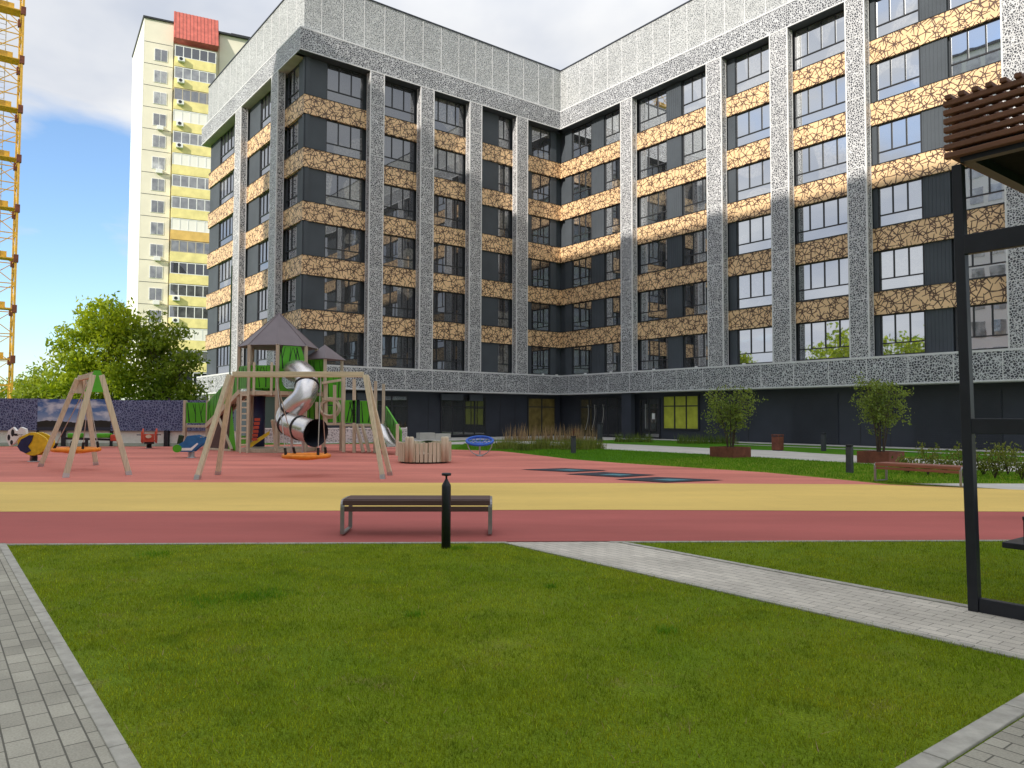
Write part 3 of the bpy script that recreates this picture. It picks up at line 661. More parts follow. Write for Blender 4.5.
# ------------------------------------------------------------------ tower crane
cr = empty('tower_crane', (-37.55, 54.5, 0), R(38), 'yellow lattice mast of a tower crane at the left edge', 'crane')
W = 1.15
def lattice(z0, z1, step):
    m = MB()
    for sx_, sy_ in ((-1,-1),(1,-1),(1,1),(-1,1)): m.bar((sx_*W, sy_*W, z0), (sx_*W, sy_*W, z1), .14)
    z = z0; k = 0
    cs_ = ((-1,-1),(1,-1),(1,1),(-1,1))
    while z < z1-.1:
        for i in range(4):
            a, b = cs_[i], cs_[(i+1) % 4]
            m.bar((a[0]*W, a[1]*W, z), (b[0]*W, b[1]*W, z), .065)
            p, q = (a, b) if k % 2 else (b, a)
            m.bar((p[0]*W, p[1]*W, z), (q[0]*W, q[1]*W, z+step), .055)
        z += step; k += 1
    return m
lattice(0, 46, 1.83).build('mast', 'crane', cr)
z = 3.66*1.5
while z < 45:
    MB().box((-W+.12, -W+.12, z), (W-.12, .1, z+.07)).box((-.9, -.9, z+.068), (.6, -.85, z+.5)).build('platform', 'crane', cr); z += 3.66
m = MB()
for sx_ in (-.22, .22): m.bar((sx_, .3, 0), (sx_, .3, 45), .05)
for k in range(110): m.bar((-.22, .3, .4*k+.4), (.22, .3, .4*k+.4), .03)
m.build('ladder', 'timber_gray', cr)
z = 3.66*1.5
while z < 45:
    for sx_, sy_ in ((-1,-1),(1,-1),(1,1),(-1,1)): MB().box((sx_*W-.15, sy_*W-.15, z-.28), (sx_*W+.15, sy_*W+.15, z+.28)).build('joint_block', 'rust', cr)
    z += 3.66

# ------------------------------------------------------------------ trees
def leaf_cloud(name, cl, nper, spread, size, mat, parent, flat=.6):
    cl = np.array(cl); n = len(cl)*nper
    c = np.repeat(cl, nper, axis=0)+rng.normal(0, 1, (n, 3))*np.array([spread, spread, spread*flat])
    d = rng.normal(0, 1, (n, 3)); d[:, 2] = np.abs(d[:, 2])*.6; d /= np.linalg.norm(d, axis=1)[:, None]
    t = rng.normal(0, 1, (n, 3)); t -= d*np.sum(t*d, axis=1)[:, None]; t /= np.linalg.norm(t, axis=1)[:, None]
    b = np.cross(d, t); s_ = size*rng.uniform(.6, 1.4, (n, 1))
    v = np.stack([c-t*s_*.9, c-b*s_*.42, c+t*s_*.9, c+b*s_*.42], axis=1).reshape(-1, 3)
    me = bpy.data.meshes.new(name); me.vertices.add(n*4); me.vertices.foreach_set('co', v.reshape(-1))
    me.loops.add(n*4); me.loops.foreach_set('vertex_index', np.arange(n*4)); me.polygons.add(n)
    me.polygons.foreach_set('loop_start', np.arange(n)*4); me.materials.append(M[mat]); me.update(calc_edges=True)
    o = bpy.data.objects.new(name, me); COL.objects.link(o); o.parent = parent; return o
def crown_pts(blobs, per):
    out = []
    for cx, cy, cz, rx, ry, rz in blobs:
        for _ in range(per):
            d = rng.normal(0, 1, 3); d /= np.linalg.norm(d); r = rng.uniform(.25, 1)**.55
            out.append((cx+d[0]*rx*r, cy+d[1]*ry*r, cz+d[2]*rz*r))
    return out
def tree(name, loc, blobs, per, nper, spread, size, mat, label, h0=1.0, tr=.16, group=None):
    t = empty(name, loc, 0, label, 'tree', group)
    cl = crown_pts(blobs, per)
    m = MB(); top = np.mean([b[:3] for b in blobs], axis=0)
    m.tube([(0, 0, -.1), (.05, 0, h0), (top[0]*.4, top[1]*.4, (h0+top[2])*.55), (top[0], top[1], top[2]+.5)], [tr*1.3, tr, tr*.7, tr*.2], 9)
    for i in range(0, len(cl), max(1, len(cl)//22)):
        q = cl[i]; k = rng.uniform(.35, .8); st = (top[0]*.4*k, top[1]*.4*k, h0*.8+(top[2]-h0)*k*.6)
        mid = ((st[0]+q[0])*.5, (st[1]+q[1])*.5, (st[2]+q[2])*.5+.25)
        m.tube([st, mid, q], [tr*.42, tr*.26, tr*.07], 6)
    m.build('trunk', 'bark', t)
    leaf_cloud('crown', cl, nper, spread, size, mat, t)
    return t
tree('deciduous_tree', (-24.5, 45.5, 0), [(0, 0, 5.6, 2.7, 2.4, 2.5), (-1.3, 0, 4.3, 2.3, 2, 2.2), (1.4, 0, 4.7, 2.1, 2, 2.4), (.2, -.5, 7.0, 1.7, 1.5, 1.5), (-.5, 0, 3.0, 3.3, 2, 1.3)], 38, 70, .36, .15, 'leaf', 'broad sunlit green tree behind the blue fence, largest of the trees', 1.4)
tree('deciduous_tree', (-20.7, 45.2, 0), [(0, 0, 4.9, 1.9, 1.8, 2.3), (.5, 0, 3.7, 1.6, 1.5, 1.8), (-.6, 0, 6.2, 1.2, 1.2, 1.3), (.1, 0, 2.6, 2.0, 1.5, 1.2)], 26, 60, .34, .14, 'leaf_m', 'darker tree with a thin visible trunk right of the largest tree', 2.0, .12)
tree('deciduous_tree', (-31.8, 53, 0), [(0, 0, 2.9, 2.2, 1.8, 1.7), (1.6, 0, 3.4, 1.6, 1.5, 1.6), (-1.4, 0, 2.6, 1.6, 1.5, 1.3)], 30, 60, .40, .14, 'leaf_y', 'low yellow-green tree between the crane and the largest tree', .8, .1)
tree('deciduous_tree', (-38.5, 60, 0), [(0, 0, 3.2, 2.4, 1.8, 2.0), (-2, 0, 3.0, 2.0, 1.8, 1.8)], 26, 50, .42, .16, 'leaf_y', 'small yellow-green tree behind the crane mast at the left edge', .8, .1)
rt = tree('deciduous_tree', (-37, 31, 0), [(0, 0, 5.5, 3, 3, 2.8), (0, 0, 3.5, 3.4, 3, 2)], 40, 40, .5, .2, 'leaf', 'leafy tree left of the view, seen only mirrored in the windows', 1.4, .16, 'trees mirrored in the windows')
rt.scale = (1.5,)*3
for q in ((-41, 25), (-43, 34.5), (-46, 29), (-41, 19), (-47, 21)): dup(rt, (*q, 0), random.uniform(0, 6), rt['label'], random.uniform(1.3, 1.75))

# multi-stem trees in corten planters
def planter_tree(loc, mat, h, wd, label, plabel, seed):
    pl = empty('planter', (loc[0], loc[1], 0), THETA, plabel, 'planter', 'rusty square planters')
    a = .54; m = MB(); hh = .40
    for x0, y0, x1, y1 in ((-a, -a, a, -a+.04), (-a, a-.04, a, a), (-a, -a+.041, -a+.04, a-.041), (a-.04, -a+.041, a, a-.041)): m.box((x0, y0, 0), (x1, y1, hh))
    m.build('box', 'rust', pl, bevel=.006); m = MB(); m.box((-a+.041, -a+.041, .05), (a-.041, a-.041, hh-.05)); m.build('soil', 'soil', pl)
    t = empty('multistem_tree', (loc[0], loc[1], hh-.05), 0, label, 'tree', 'multi-stem trees in planters')
    m = MB(); cl = []
    for i in range(9):
        an = i*2.4+seed; tip = np.array((math.cos(an)*wd*rng.uniform(.3, 1), math.sin(an)*wd*rng.uniform(.3, 1), h*rng.uniform(.75, 1)))
        mid = tip*np.array((.45, .45, .5)); m.tube([(math.cos(an)*.1, math.sin(an)*.1, 0), mid, tip], [.022, .016, .004], 6)
        for k in np.linspace(.32, 1, 7):
            c0 = mid+(tip-mid)*max(0, (k-.3)/.7)
            for _ in range(3):
                q = c0+rng.normal(0, 1, 3)*np.array((.32, .32, .2))*wd*1.1
                cl.append(q); m.tube([c0, q], [.007, .003], 4)
    m.build('trunk', 'bark', t); leaf_cloud('crown', cl, 17, .10, .052, mat, t, .7)
c1 = at(731, 450, 28.8); c2 = at(884, 456, 25.4)
planter_tree((8.3, 28.8), 'leaf_p', 2.15, .78, 'small multi-stem tree in the left rusty planter, left of the rusty bin', 'rusty square planter on the left, under the smaller tree', .3)
planter_tree((12.4, 25.5), 'leaf_p', 2.4, .66, 'bushier multi-stem tree in the right rusty planter behind the reddish bench', 'rusty square planter on the right, behind the reddish bench', 1.7)

# young shrubs right
words = ['leftmost young shrub in the grass behind the reddish bench', 'second young shrub from the left, behind the middle of the reddish bench', 'third young shrub, behind the right half of the reddish bench', 'young shrub just left of the pergola post',
         'young shrub just right of the pergola post', 'young shrub with reddish tip, second right of the pergola post', 'tall loose young shrub, third right of the pergola post', 'young shrub at the right edge of the picture']
for i, (px, Y, hh) in enumerate(((908, 21.0, .6), (928, 20.2, .95), (945, 20.6, .75), (962, 19.4, 1.05), (983, 20.2, .75), (995, 19.2, 1.1), (1008, 20.4, .95), (1022, 18.8, .9))):
    p = at(px, 470, Y); t = empty('shrub', (p.x, Y, 0), 0, words[i], 'shrub', 'young shrubs in the grass strip')
    m = MB(); cl = []
    hh *= .85
    for j in range(7):
        an = j*2.4; tip = np.array((math.cos(an)*.28*rng.uniform(.4, 1), math.sin(an)*.28*rng.uniform(.4, 1), hh*rng.uniform(.6, 1)))
        m.tube([(0, 0, 0), tip*np.array((.5, .5, .5)), tip], [.01, .007, .003], 5)
        for k in (.35, .55, .75, 1): cl.append(tip*k)
    m.build('stem', 'bark', t); leaf_cloud('foliage', cl, 13, .07, .045, 'leaf_s', t, .8)

# ornamental grass bed
p = np.concatenate([rng.normal((cx_, cy_), (.22, .22), (150, 2)) for cx_, cy_ in zip(rng.uniform(-.5, 4.0, 22), rng.normal(35.5, .6, 22))])
o = tri_blades('ornamental_grass', p, .46, .028, 'leaf_s', .6); tag(o, 'bed of grey-green ornamental grass along the far side of the playground', 'grass')
p = np.stack([rng.uniform(-.4, 5.2, 420)+rng.normal(0, .05, 420), rng.normal(46.5, .4, 420)], 1)
o = tri_blades('feather_reed_grass', p, .92, .05, 'reed', .25); tag(o, 'tall straw-coloured feather reed grass in front of the dark ground floor', 'grass')
p = np.concatenate([np.stack([rng.uniform(9.5, 12.8, 700), rng.normal(43.5, .4, 700)], 1), np.stack([rng.uniform(6.2, 8.4, 400), rng.normal(45.5, .4, 400)], 1)])
o = tri_blades('ornamental_grass', p, .5, .03, 'leaf_d', .6); tag(o, 'low green grass tufts below the lime window posters', 'grass')

# ------------------------------------------------------------------ fence with banner
FY = 37.0
lw = empty('low_wall', (-13.6, FY+.15, 0), 0, 'low white plastered wall below the blue banner fence', 'wall')
m = MB(); m.box((-26.4, 0, 0), (0, .25, .70)); m.build('wall', 'white', lw); m = MB(); m.box((-26.4, -.04, .701), (0, .29, .76)); m.build('coping', 'concrete', lw); 
m = MB(); m.box((-26.4, -.03, 0), (0, -.002, .16)); m.build('plinth', 'concrete', lw)
fe = empty('fence', (-13.6, FY, 0), 0, 'fence hung with a dark blue mosaic banner and a sky poster', 'fence')
m = MB(); m.box((-26.4, 0, .76), (-9.6, .03, 2.32)); m.box((-6.0, 0, .76), (0, .03, 2.26)); m.build('banner', 'banner', fe)
m = MB(); m.box((-9.59, -.01, .76), (-6.01, .02, 2.30)); m.build('poster', 'poster', fe)
for x in (-25.4, -21, -18.2, -9.6, -6.0, -3.2, -.1):
    m = MB(); m.box((x-.05, .031, 0), (x+.05, .13, 2.36)); m.build('post', 'black', fe)
for x in (-8.25, -3.25):
    m = MB(); m.box((x-.09, -.12, 0), (x+.09, -.02, .78)); m.build('strut', 'black', fe)
lf = empty('lattice_fence', (-13.2, 39.0, 0), math.atan2(3.2, 7.5), 'low white lattice fence behind the wooden play tower', 'fence')
m = MB(); m.box((0, 0, .1), (8.0, .04, .82)); m.build('panel', 'lattice', lf)
m = MB(); m.box((0, -.01, .821), (8.0, .05, .87))
for x in np.arange(0, 8.1, 1.6): m.box((x-.03, .041, 0), (x+.03, .09, .9))
m.build('frame', 'white', lf)

# ------------------------------------------------------------------ benches
def bench(loc, rz, mat, label):
    b = empty('bench', loc, rz, label, 'bench', 'slatted park benches')
    Ln, Dp, H = 1.9, .5, .46
    for j in range(5):
        m = MB(); y0 = -Dp/2+.01+j*.1; m.box((-Ln/2+.012, y0, H-.035), (Ln/2-.012, y0+.085, H)); m.build('seat_slat', mat, b, bevel=.006)
    for j in range(2):
        m = MB(); z0 = H-.075-j*.078; m.box((-Ln/2+.012, -Dp/2-.032, z0), (Ln/2-.012, -Dp/2-.002, z0+.064)); m.build('apron_slat', mat, b, bevel=.006)
    for sx_ in (-1, 1):
        m = MB(); x = sx_*(Ln/2-.01); q = []
        for (cy, cz, a0) in ((-Dp/2+.06, H-.1, 180), (Dp/2-.06, H-.1, 90)):
            for t in range(5): a = R(a0-t*22.5); q.append((x, cy+.085*math.cos(a), cz+.085*math.sin(a)))
        pts = [(x, -Dp/2-.02, .03)]+q+[(x, Dp/2+.02, .03)]
        for a_, b_ in zip(pts, pts[1:]): m.bar(a_, b_, .022, .05, up=(1, 0, 0))
        m.bar((x, -Dp/2-.02, .03), (x, Dp/2+.02, .03), .05, .022)
        m.build('leg', 'benchsteel', b)
    m = MB(); m.box((-.02, -Dp/2+.02, H-.08), (.02, Dp/2-.02, H-.036)); m.build('cross_bar', 'black', b)
    return b
bench((-1.22, 9.98, .018), R(1.2), 'brown', 'dark brown slatted bench with steel legs on the red strip behind the bollard')
bench((9.42, 17.45, .01), THETA, 'redwood', 'reddish slatted bench on the far right, in front of the rusty planter')
b2 = empty('stone_bench', at(433, 437, 49.0).xy.to_3d(), -THETA*.7, 'low pale stone bench of stacked blocks by the dark shop windows', 'bench')
m = MB(); m.box((-1.1, -.25, .0), (0, .25, .45)); m.build('block', 'concrete', b2, bevel=.02); m = MB(); m.box((.02, -.25, 0), (1.2, .25, .38)); m.build('block', 'concrete', b2, bevel=.02)

# ------------------------------------------------------------------ bollard lamps
def bollard(loc, h, r, label, cap=True):
    b = empty('bollard', loc, 0, label, 'bollard', 'dark bollard lamps')
    m = MB(); m.lathe([(0, 0), (r*1.0, 0), (r, h*.83), (r*.96, h*.845), (r*.35, h*.91), (r*.28, h*.925), (0, h*.925)], n=20); m.build('post', 'black', b)
    m = MB(); m.lathe([(0, h*.926), (r*.22, h*.926), (r*.22, h*.962), (r*1.02, h*.97), (r*1.04, h), (r*.9, h*1.004), (0, h*1.004)], n=20); m.build('lamp_head', 'black', b)
    return b
bollard((-.765, 8.90, .0), .875, .054, 'black bollard lamp with flat disc cap in front of the brown bench')
def post_b(loc, h, wd, label):
    b = empty('bollard', loc, THETA, label, 'bollard', 'dark bollard lamps')
    m = MB(); m.box((-wd/2, -wd/2, 0), (wd/2, wd/2, h*.9)); m.build('post', 'bollard', b, bevel=.01)
    m = MB(); m.box((-wd/2, -wd/2, h*.92), (wd/2, wd/2, h)); m.box((-wd*.38, -wd*.38, h*.9), (wd*.38, wd*.38, h*.92)); m.build('lamp_head', 'black', b, bevel=.01)
post_b((2.55, 31.4, .0), .72, .16, 'dark bollard lamp at the grass bed right of the blue spinner')
post_b((5.25, 45.2, 0), 1.15, .22, 'tall thin dark bollard lamp on the plaza before the glazed lobby')
post_b((14.15, 34.4, 0), .82, .17, 'dark bollard lamp right of the rusty bin')
post_b((9.33, 20.95, 0), .79, .15, 'dark grey bollard lamp on the grass left of the reddish bench')

# ------------------------------------------------------------------ rusty bins
def bin_(loc, label):
    b = empty('litter_bin', loc, THETA, label, 'bin', 'rusty litter bins')
    m = MB(); m.box((-.19, -.19, .04), (.19, .19, .64)); m.build('body', 'rust', b, bevel=.008)
    m = MB(); m.box((-.2, -.2, .70), (.2, .2, .74)); [m.box((x-.015, y-.015, .64), (x+.015, y+.015, .70)) for x in (-.17, .17) for y in (-.17, .17)]; m.build('lid', 'rust', b)
    m = MB(); m.box((-.16, -.16, 0), (.16, .16, .04)); m.build('base', 'black', b)
bin_((12.1, 34.5, 0), 'square rusty litter bin between the two planter trees')
bin_((4.05, 48.2, 0), 'square rusty litter bin partly behind the grass bed bollard')

# ------------------------------------------------------------------ swings
def swing(name, feet, top, nest, label, along):
    s_ = empty(name, ((top[0][0]+top[1][0])/2, (top[0][1]+top[1][1])/2, 0), 0, label, 'swing', 'timber nest swings')
    o = Vector(s_.location); loc = lambda p: Vector(p)-o
    zt = top[0][2]; t0, t1 = loc(top[0]), loc(top[1]); d = (t1-t0).normalized()
    m = MB(); m.bar(t0-d*.02, t1+d*.02, .12, .14); m.build('beam', 'timber_x', s_, bevel=.01)
    for k, f in enumerate(feet):
        tp = t0 if k < 2 else t1; f = loc((*f, 0.02)); sd_ = -1 if k % 2 == 0 else 1
        pr = Vector((-d.y, d.x, 0)); e = tp+pr*(-.09 if (f-tp).dot(pr) < 0 else .09)+Vector((0, 0, -.02))
        e = e+d*(-.07 if k < 2 else .07)
        m = MB(); m.bar(f, e, .13, .11, up=d if abs(d.x) > .5 else (0, 1, 0)); lg = m.build('leg', 'timber', s_, bevel=.01)
        m = MB(); m.bar(f-Vector((0, 0, .03)), f+(e-f).normalized()*.1, .14, .12, up=d if abs(d.x) > .5 else (0, 1, 0)); m.build('foot_bracket', 'steel', lg)
    # rope seat
    c = Vector(nest)-o; rr = .56
    m = MB(); m.tube([(c.x+rr*math.cos(a), c.y+rr*math.sin(a), c.z) for a in np.linspace(0, 2*math.pi, 33)], .055, 8, cap=False); no = m.build('nest_seat', 'orange', s_)
    m = MB()
    for q in np.linspace(-.45, .45, 7):
        h = math.sqrt(rr*rr-q*q)
        for ax in (0, 1):
            pts = [(c.x+(q if ax else t*h), c.y+(t*h if ax else q), c.z-.10*(1-(q/rr)**2)*(1-t*t)) for t in np.linspace(-1, 1, 9)]; m.tube(pts, .012, 5)
    m.build('net', 'orange', no)
    for a in (0.5, 1.5, 2.5, 3.5):
        pt = Vector((c.x+rr*math.cos(a*math.pi/2), c.y+rr*math.sin(a*math.pi/2), c.z)); side = -1 if (pt-c).dot(d) < 0 else 1
        hook = (t0+t1)/2+d*side*.55-Vector((0, 0, .07))
        m = MB(); m.tube([pt, hook], .012, 6); m.build('chain', 'steel', s_)
        m = MB(); m.tube([pt, pt+(hook-pt).normalized()*.22], .035, 8); m.build('rope_grip', 'rubberblk', s_)
    return s_, d, t0, t1
s1, d1, a0, a1 = swing('nest_swing', ((-13.85, 22.3), (-12.6, 23.0), (-10.87, 18.5), (-9.75, 19.35)), ((-12.72, 22.3, 2.62), (-10.42, 18.95, 2.56)), (-12.0, 20.9, .58), 'timber nest swing with a green gable panel, left of the play tower', 1)
for t_, mt in ((a1, 'green'), (a0, 'timber_gray')):
    pr = Vector((-d1.y, d1.x, 0)); q = [t_+d1*(.09 if mt == 'green' else -.09)+pr*x+Vector((0, 0, z)) for x, z in ((-.07, .09), (.07, .09), (.27, -.44), (0, -.45), (-.27, -.44))]
    q2 = [p+d1*(.03 if mt == 'green' else -.03) for p in q]
    MB().add(q+q2, [(0, 1, 2, 3, 4), (9, 8, 7, 6, 5)]+[(i, (i+1) % 5, 5+(i+1) % 5, 5+i) for i in range(5)]).build('gable_panel', mt, s1)
swing('nest_swing', ((-7.48, 18.05), (-7.55, 19.5), (-3.12, 18.4), (-3.12, 19.5)), ((-6.93, 18.8, 2.56), (-3.73, 18.9, 2.57)), (-5.2, 19.2, .52), 'wide timber nest swing in front of the silver tube slide', 0)

# ------------------------------------------------------------------ play tower
pt_ = empty('play_tower', (-10.0, 32.3, 0), 0, 'wooden play tower with grey pointed roofs, green panels and silver tube slide', 'play tower')
PO = Vector(pt_.location)
def W2(px, py, Y): return at(px, py, Y)-PO
def post(x, y, z0, z1, t=.13, mat='timber_gray', name='post'):
    m = MB(); m.box((x-t/2, y-t/2, z0), (x+t/2, y+t/2, z1)); return m.build(name, mat, pt_, bevel=.008)
OCT = [(1.58*math.cos(R(a)), 1.58*math.sin(R(a))) for a in np.arange(286, 286+360, 45)]   # 0 front, 1 front right, ...
for x, y in OCT: post(x, y, 0, 4.45)
ZD = 2.50
m = MB(); m.prism([(x*.97, y*.97) for x, y in OCT], ZD-.14, ZD); m.build('deck', 'timber_gray', pt_)
m = MB(); m.prism([(x*1.0, y*1.0) for x, y in OCT], .02, .16); m.build('base_frame', 'timber_gray', pt_)
for i in range(8):
    a, b = Vector((*OCT[i], 0)), Vector((*OCT[(i+1) % 8], 0))
    m = MB(); m.bar(a+Vector((0, 0, ZD-.05)), b+Vector((0, 0, ZD-.05)), .06, .16); m.build('deck_beam', 'timber_x', pt_)
ap = [(1.66*math.cos(R(a)), 1.66*math.sin(R(a)), 4.42) for a in np.arange(286, 286+360, 45)]
m = MB(); m.add(ap+[(0, 0, 5.93)], [(i, (i+1) % 8, 8) for i in range(8)]+[tuple(range(8))[::-1]])
for i in range(8):
    m.bar(ap[i], (0, 0, 5.93), .05, .03)
m.build('roof', 'roof', pt_)
def branch_panel(a, b, z0, z1, mat='green', gap=.08, seed=0, hole=None, slope=0, name='green_panel', y_off=0):
    """green board between two posts with dark branch-shaped cuts"""
    a, b = Vector((*a, 0)), Vector((*b, 0)); d = (b-a).normalized(); L_ = (b-a).length; nrm = Vector((d.y, -d.x, 0))
    t = .03; P = lambda u, z, o_: a+d*u+Vector((0, 0, z+slope*(u/L_)))+nrm*o_
    m = MB(); u0, u1 = gap, L_-gap
    if hole is None:
        q = [(u0, z0), (u1, z0), (u1, z1), (u0, z1)]
        m.add([P(u, z, t) for u, z in q]+[P(u, z, -t) for u, z in q], [(0, 1, 2, 3), (7, 6, 5, 4), (0, 4, 5, 1), (1, 5, 6, 2), (2, 6, 7, 3), (3, 7, 4, 0)])
    else:
        cu, cz, r_ = hole; n = 24; ring = [(cu+r_*math.cos(2*math.pi*k/n), cz+r_*math.sin(2*math.pi*k/n)) for k in range(n)]
        out = []
        for u, z in ring:
            du, dz = u-cu, z-cz; k = min([(u1-cu)/du if du > 1e-6 else 9e9, (u0-cu)/du if du < -1e-6 else 9e9, (z1-cz)/dz if dz > 1e-6 else 9e9, (z0-cz)/dz if dz < -1e-6 else 9e9]); out.append((cu+du*k, cz+dz*k))
        for o_ in (t, -t):
            m.add([P(u, z, o_) for u, z in ring]+[P(u, z, o_) for u, z in out], [(k, (k+1) % n, n+(k+1) % n, n+k) for k in range(n)])
        for (qa, qb) in (((u0, z0), (u1, z0)), ((u1, z0), (u1, z1)), ((u1, z1), (u0, z1)), ((u0, z1), (u0, z0))):
            m.add([P(*qa, t), P(*qb, t), P(*qb, -t), P(*qa, -t)], [(0, 1, 2, 3)])
    o = m.build(name, mat, pt_)
    rr = random.Random(seed); m = MB(); n = max(3, int((u1-u0)/.24))
    for k in range(n):
        ub = u0+(u1-u0)*(k+.5)/n; ut = ub+rr.uniform(-.2, .2); ut = min(max(ut, u0+.05), u1-.05)
        if hole and abs(ub-hole[0]) < hole[2]+.05 and hole[1]+hole[2] > z0: zb = min(hole[1]+hole[2]+.03, z1-.3)
        else: zb = z0+.04
        w1, w2 = rr.uniform(.04, .07), rr.uniform(.015, .03)
        for sg in (1, -1):
            o_ = sg*(t+.003)
            m.add([P(ub-w1/2, zb, o_), P(ub+w1/2, zb, o_), P(ut+w2/2, z1-.04, o_), P(ut-w2/2, z1-.04, o_)], [(0, 1, 2, 3)])
            if z1-zb > .5:
                zm = zb+(z1-zb)*rr.uniform(.35, .6); um = ub+(ut-ub)*(zm-zb)/(z1-zb); ue = um+rr.choice((-1, 1))*.12; ue = min(max(ue, u0+.05), u1-.05)
                m.add([P(um-.02, zm-.04, o_*1.05), P(um+.02, zm, o_*1.05), P(ue+.01, z1-.06, o_*1.05), P(ue-.015, z1-.06, o_*1.05)], [(0, 1, 2, 3)])
    m.build('branch_cut', 'greendark', o)
    return o
branch_panel(OCT[0], OCT[1], ZD+.02, 4.40, seed=1, hole=(.6, ZD+.50, .42))
branch_panel(OCT[7], OCT[0], ZD+.14, ZD+1.08, seed=2)
branch_panel(OCT[6], OCT[7], ZD+.14, ZD+1.08, seed=3)
branch_panel(OCT[1], OCT[2], ZD+.14, ZD+1.08, seed=4)
branch_panel(OCT[4], OCT[5], ZD+.14, ZD+1.08, seed=6)
for i in (7,):
    for k in (.02, .2, .82):
        x = OCT[i][0]+(OCT[0][0]-OCT[i][0])*k; y = OCT[i][1]+(OCT[0][1]-OCT[i][1])*k-.07
        post(x, y, ZD-.15, ZD+1.2, .09, 'timber', 'baluster')
# tube slide
path = [W2(294, 371, 30.95), W2(299, 371, 30.3), W2(305, 376, 29.6), W2(307, 386, 29.0), W2(303, 398, 28.7), W2(294, 407, 28.7), W2(288, 415, 28.75), W2(288, 422, 28.6), W2(294, 426, 28.2), W2(304, 429, 27.8), W2(316, 433, 27.3)]
def smooth(P_, n=6):
    out = []
    for i in range(len(P_)-1):
        p0, p1, p2, p3 = P_[max(i-1, 0)], P_[i], P_[i+1], P_[min(i+2, len(P_)-1)]
        for t in np.linspace(0, 1, n, endpoint=False):
            out.append(.5*((2*p1)+(p2-p0)*t+(2*p0-5*p1+4*p2-p3)*t*t+(3*p1-p0-3*p2+p3)*t**3))
    return out+[P_[-1]]
sp = smooth(path); rad = [.44]*len(sp); rad[-3:] = [.45, .48, .52]
m = MB(); m.tube(sp, rad, 26, cap=False); so_ = m.build('tube_slide', 'chrome', pt_)
m = MB(); m.tube([p for p in sp], [r-.02 for r in rad], 22, cap=False, mi=0); m.build('tube_lining', 'black', so_)
for k in (18, 33, 44, 52):
    dd = (sp[k+1]-sp[k-1]).normalized(); m = MB(); m.tube([sp[k]-dd*.035, sp[k]+dd*.035], [rad[k]+.03]*2, 26); m.build('joint_ring', 'rubberblk', so_)
for px, Y in ((292, 28.4), (303, 27.9)):
    q = W2(px, 430, Y); post(q.x, q.y, 0, .75, .08, 'steel', 'slide_support')
turn = lambda p: Matrix.Rotation(R(17), 4, 'Z') @ p
# ladder, netting and climbing gear under the deck
m = MB(); 
for x in (-1.42, -1.15): m.bar((x, -1.35, 0), (x, -1.35, ZD), .07)
for k in range(9): m.bar((-1.45, -1.35, .35+k*.25), (-1.12, -1.35, .35+k*.25), .06)
m.map(turn); m.build('rung_ladder', 'timber', pt_)
m = MB(); m.bar((-.05, -1.62, .1), (-.16, -1.2, 1.35), .09); m.bar((.02, -1.2, .1), (-.2, -1.62, 1.35), .09); m.map(turn); m.build('crossed_brace', 'timber', pt_)
m = MB(); m.lathe([(.0, .2), (.24, .2), (.24, 2.35), (0, 2.35)], (-.75, .3), 16); m.map(turn); m.build('climbing_drum', 'navy', pt_)
m = MB()
for k in range(6): m.box((-1.0+k*.02, -.95, .5+k*.16), (-.78+k*.02, -.9, .62+k*.16))
m.map(turn); m.build('climbing_hold', 'red', pt_)
m = MB(); m.plate([(-1.05, .2), (-.3, .75), (-.3, .9), (-1.05, .4)], -.9, -.85); m.map(turn); m.build('play_panel', 'yellow', pt_)
# left landing, ramp and climbing wall
lp = [(-4.7, 1.7), (-3.67, 1.7), (-4.1, 2.85), (-5.15, 2.85)]
for x, y in lp: post(x, y, 0, 2.2, .12)
m = MB(); m.prism(lp, .98, 1.08); m.build('landing', 'timber_gray', pt_)
branch_panel(lp[0], lp[1], 1.18, 2.1, seed=8); branch_panel(lp[3], lp[0], 1.18, 2.1, seed=9)
q0, q1 = (-3.67, 1.62), (-1.42, -.55)
branch_panel(q0, q1, 1.15, 2.05, seed=10, slope=1.52)
for yy in (0, 1.1):
    m = MB(); m.bar((q0[0], q0[1]-.06+yy, 1.05), (q1[0], q1[1]-.06+yy, 2.52), .08, .2); m.build('ramp_beam', 'timber', pt_)
m = MB(); m.add([(q0[0], q0[1], 1.08), (q1[0], q1[1], 2.55), (q1[0], q1[1]+1.1, 2.55), (q0[0], q0[1]+1.1, 1.08)], [(0, 1, 2, 3)]); m.build('ramp', 'timber_gray', pt_)
m = MB(); m.add([(-3.4, 1.2, .05), (-2.0, .0, .05), (-2.0, .3, 2.05), (-2.9, 1.1, 1.45)], [(0, 1, 2, 3)]); m.build('climbing_wall', 'brown', pt_)
m = MB(); m.add([(-2.05, -.1, .05), (-1.6, -.4, .05), (-1.95, -.05, 1.95)], [(0, 1, 2)]); m.build('side_panel', 'green', pt_)
m = MB(); m.bar((-2.7, .5, 1.4), (-1.8, -.35, .1), .09); m.bar((-3.5, 1.2, .06), (-1.8, -.3, .06), .08); m.build('brace', 'timber', pt_)
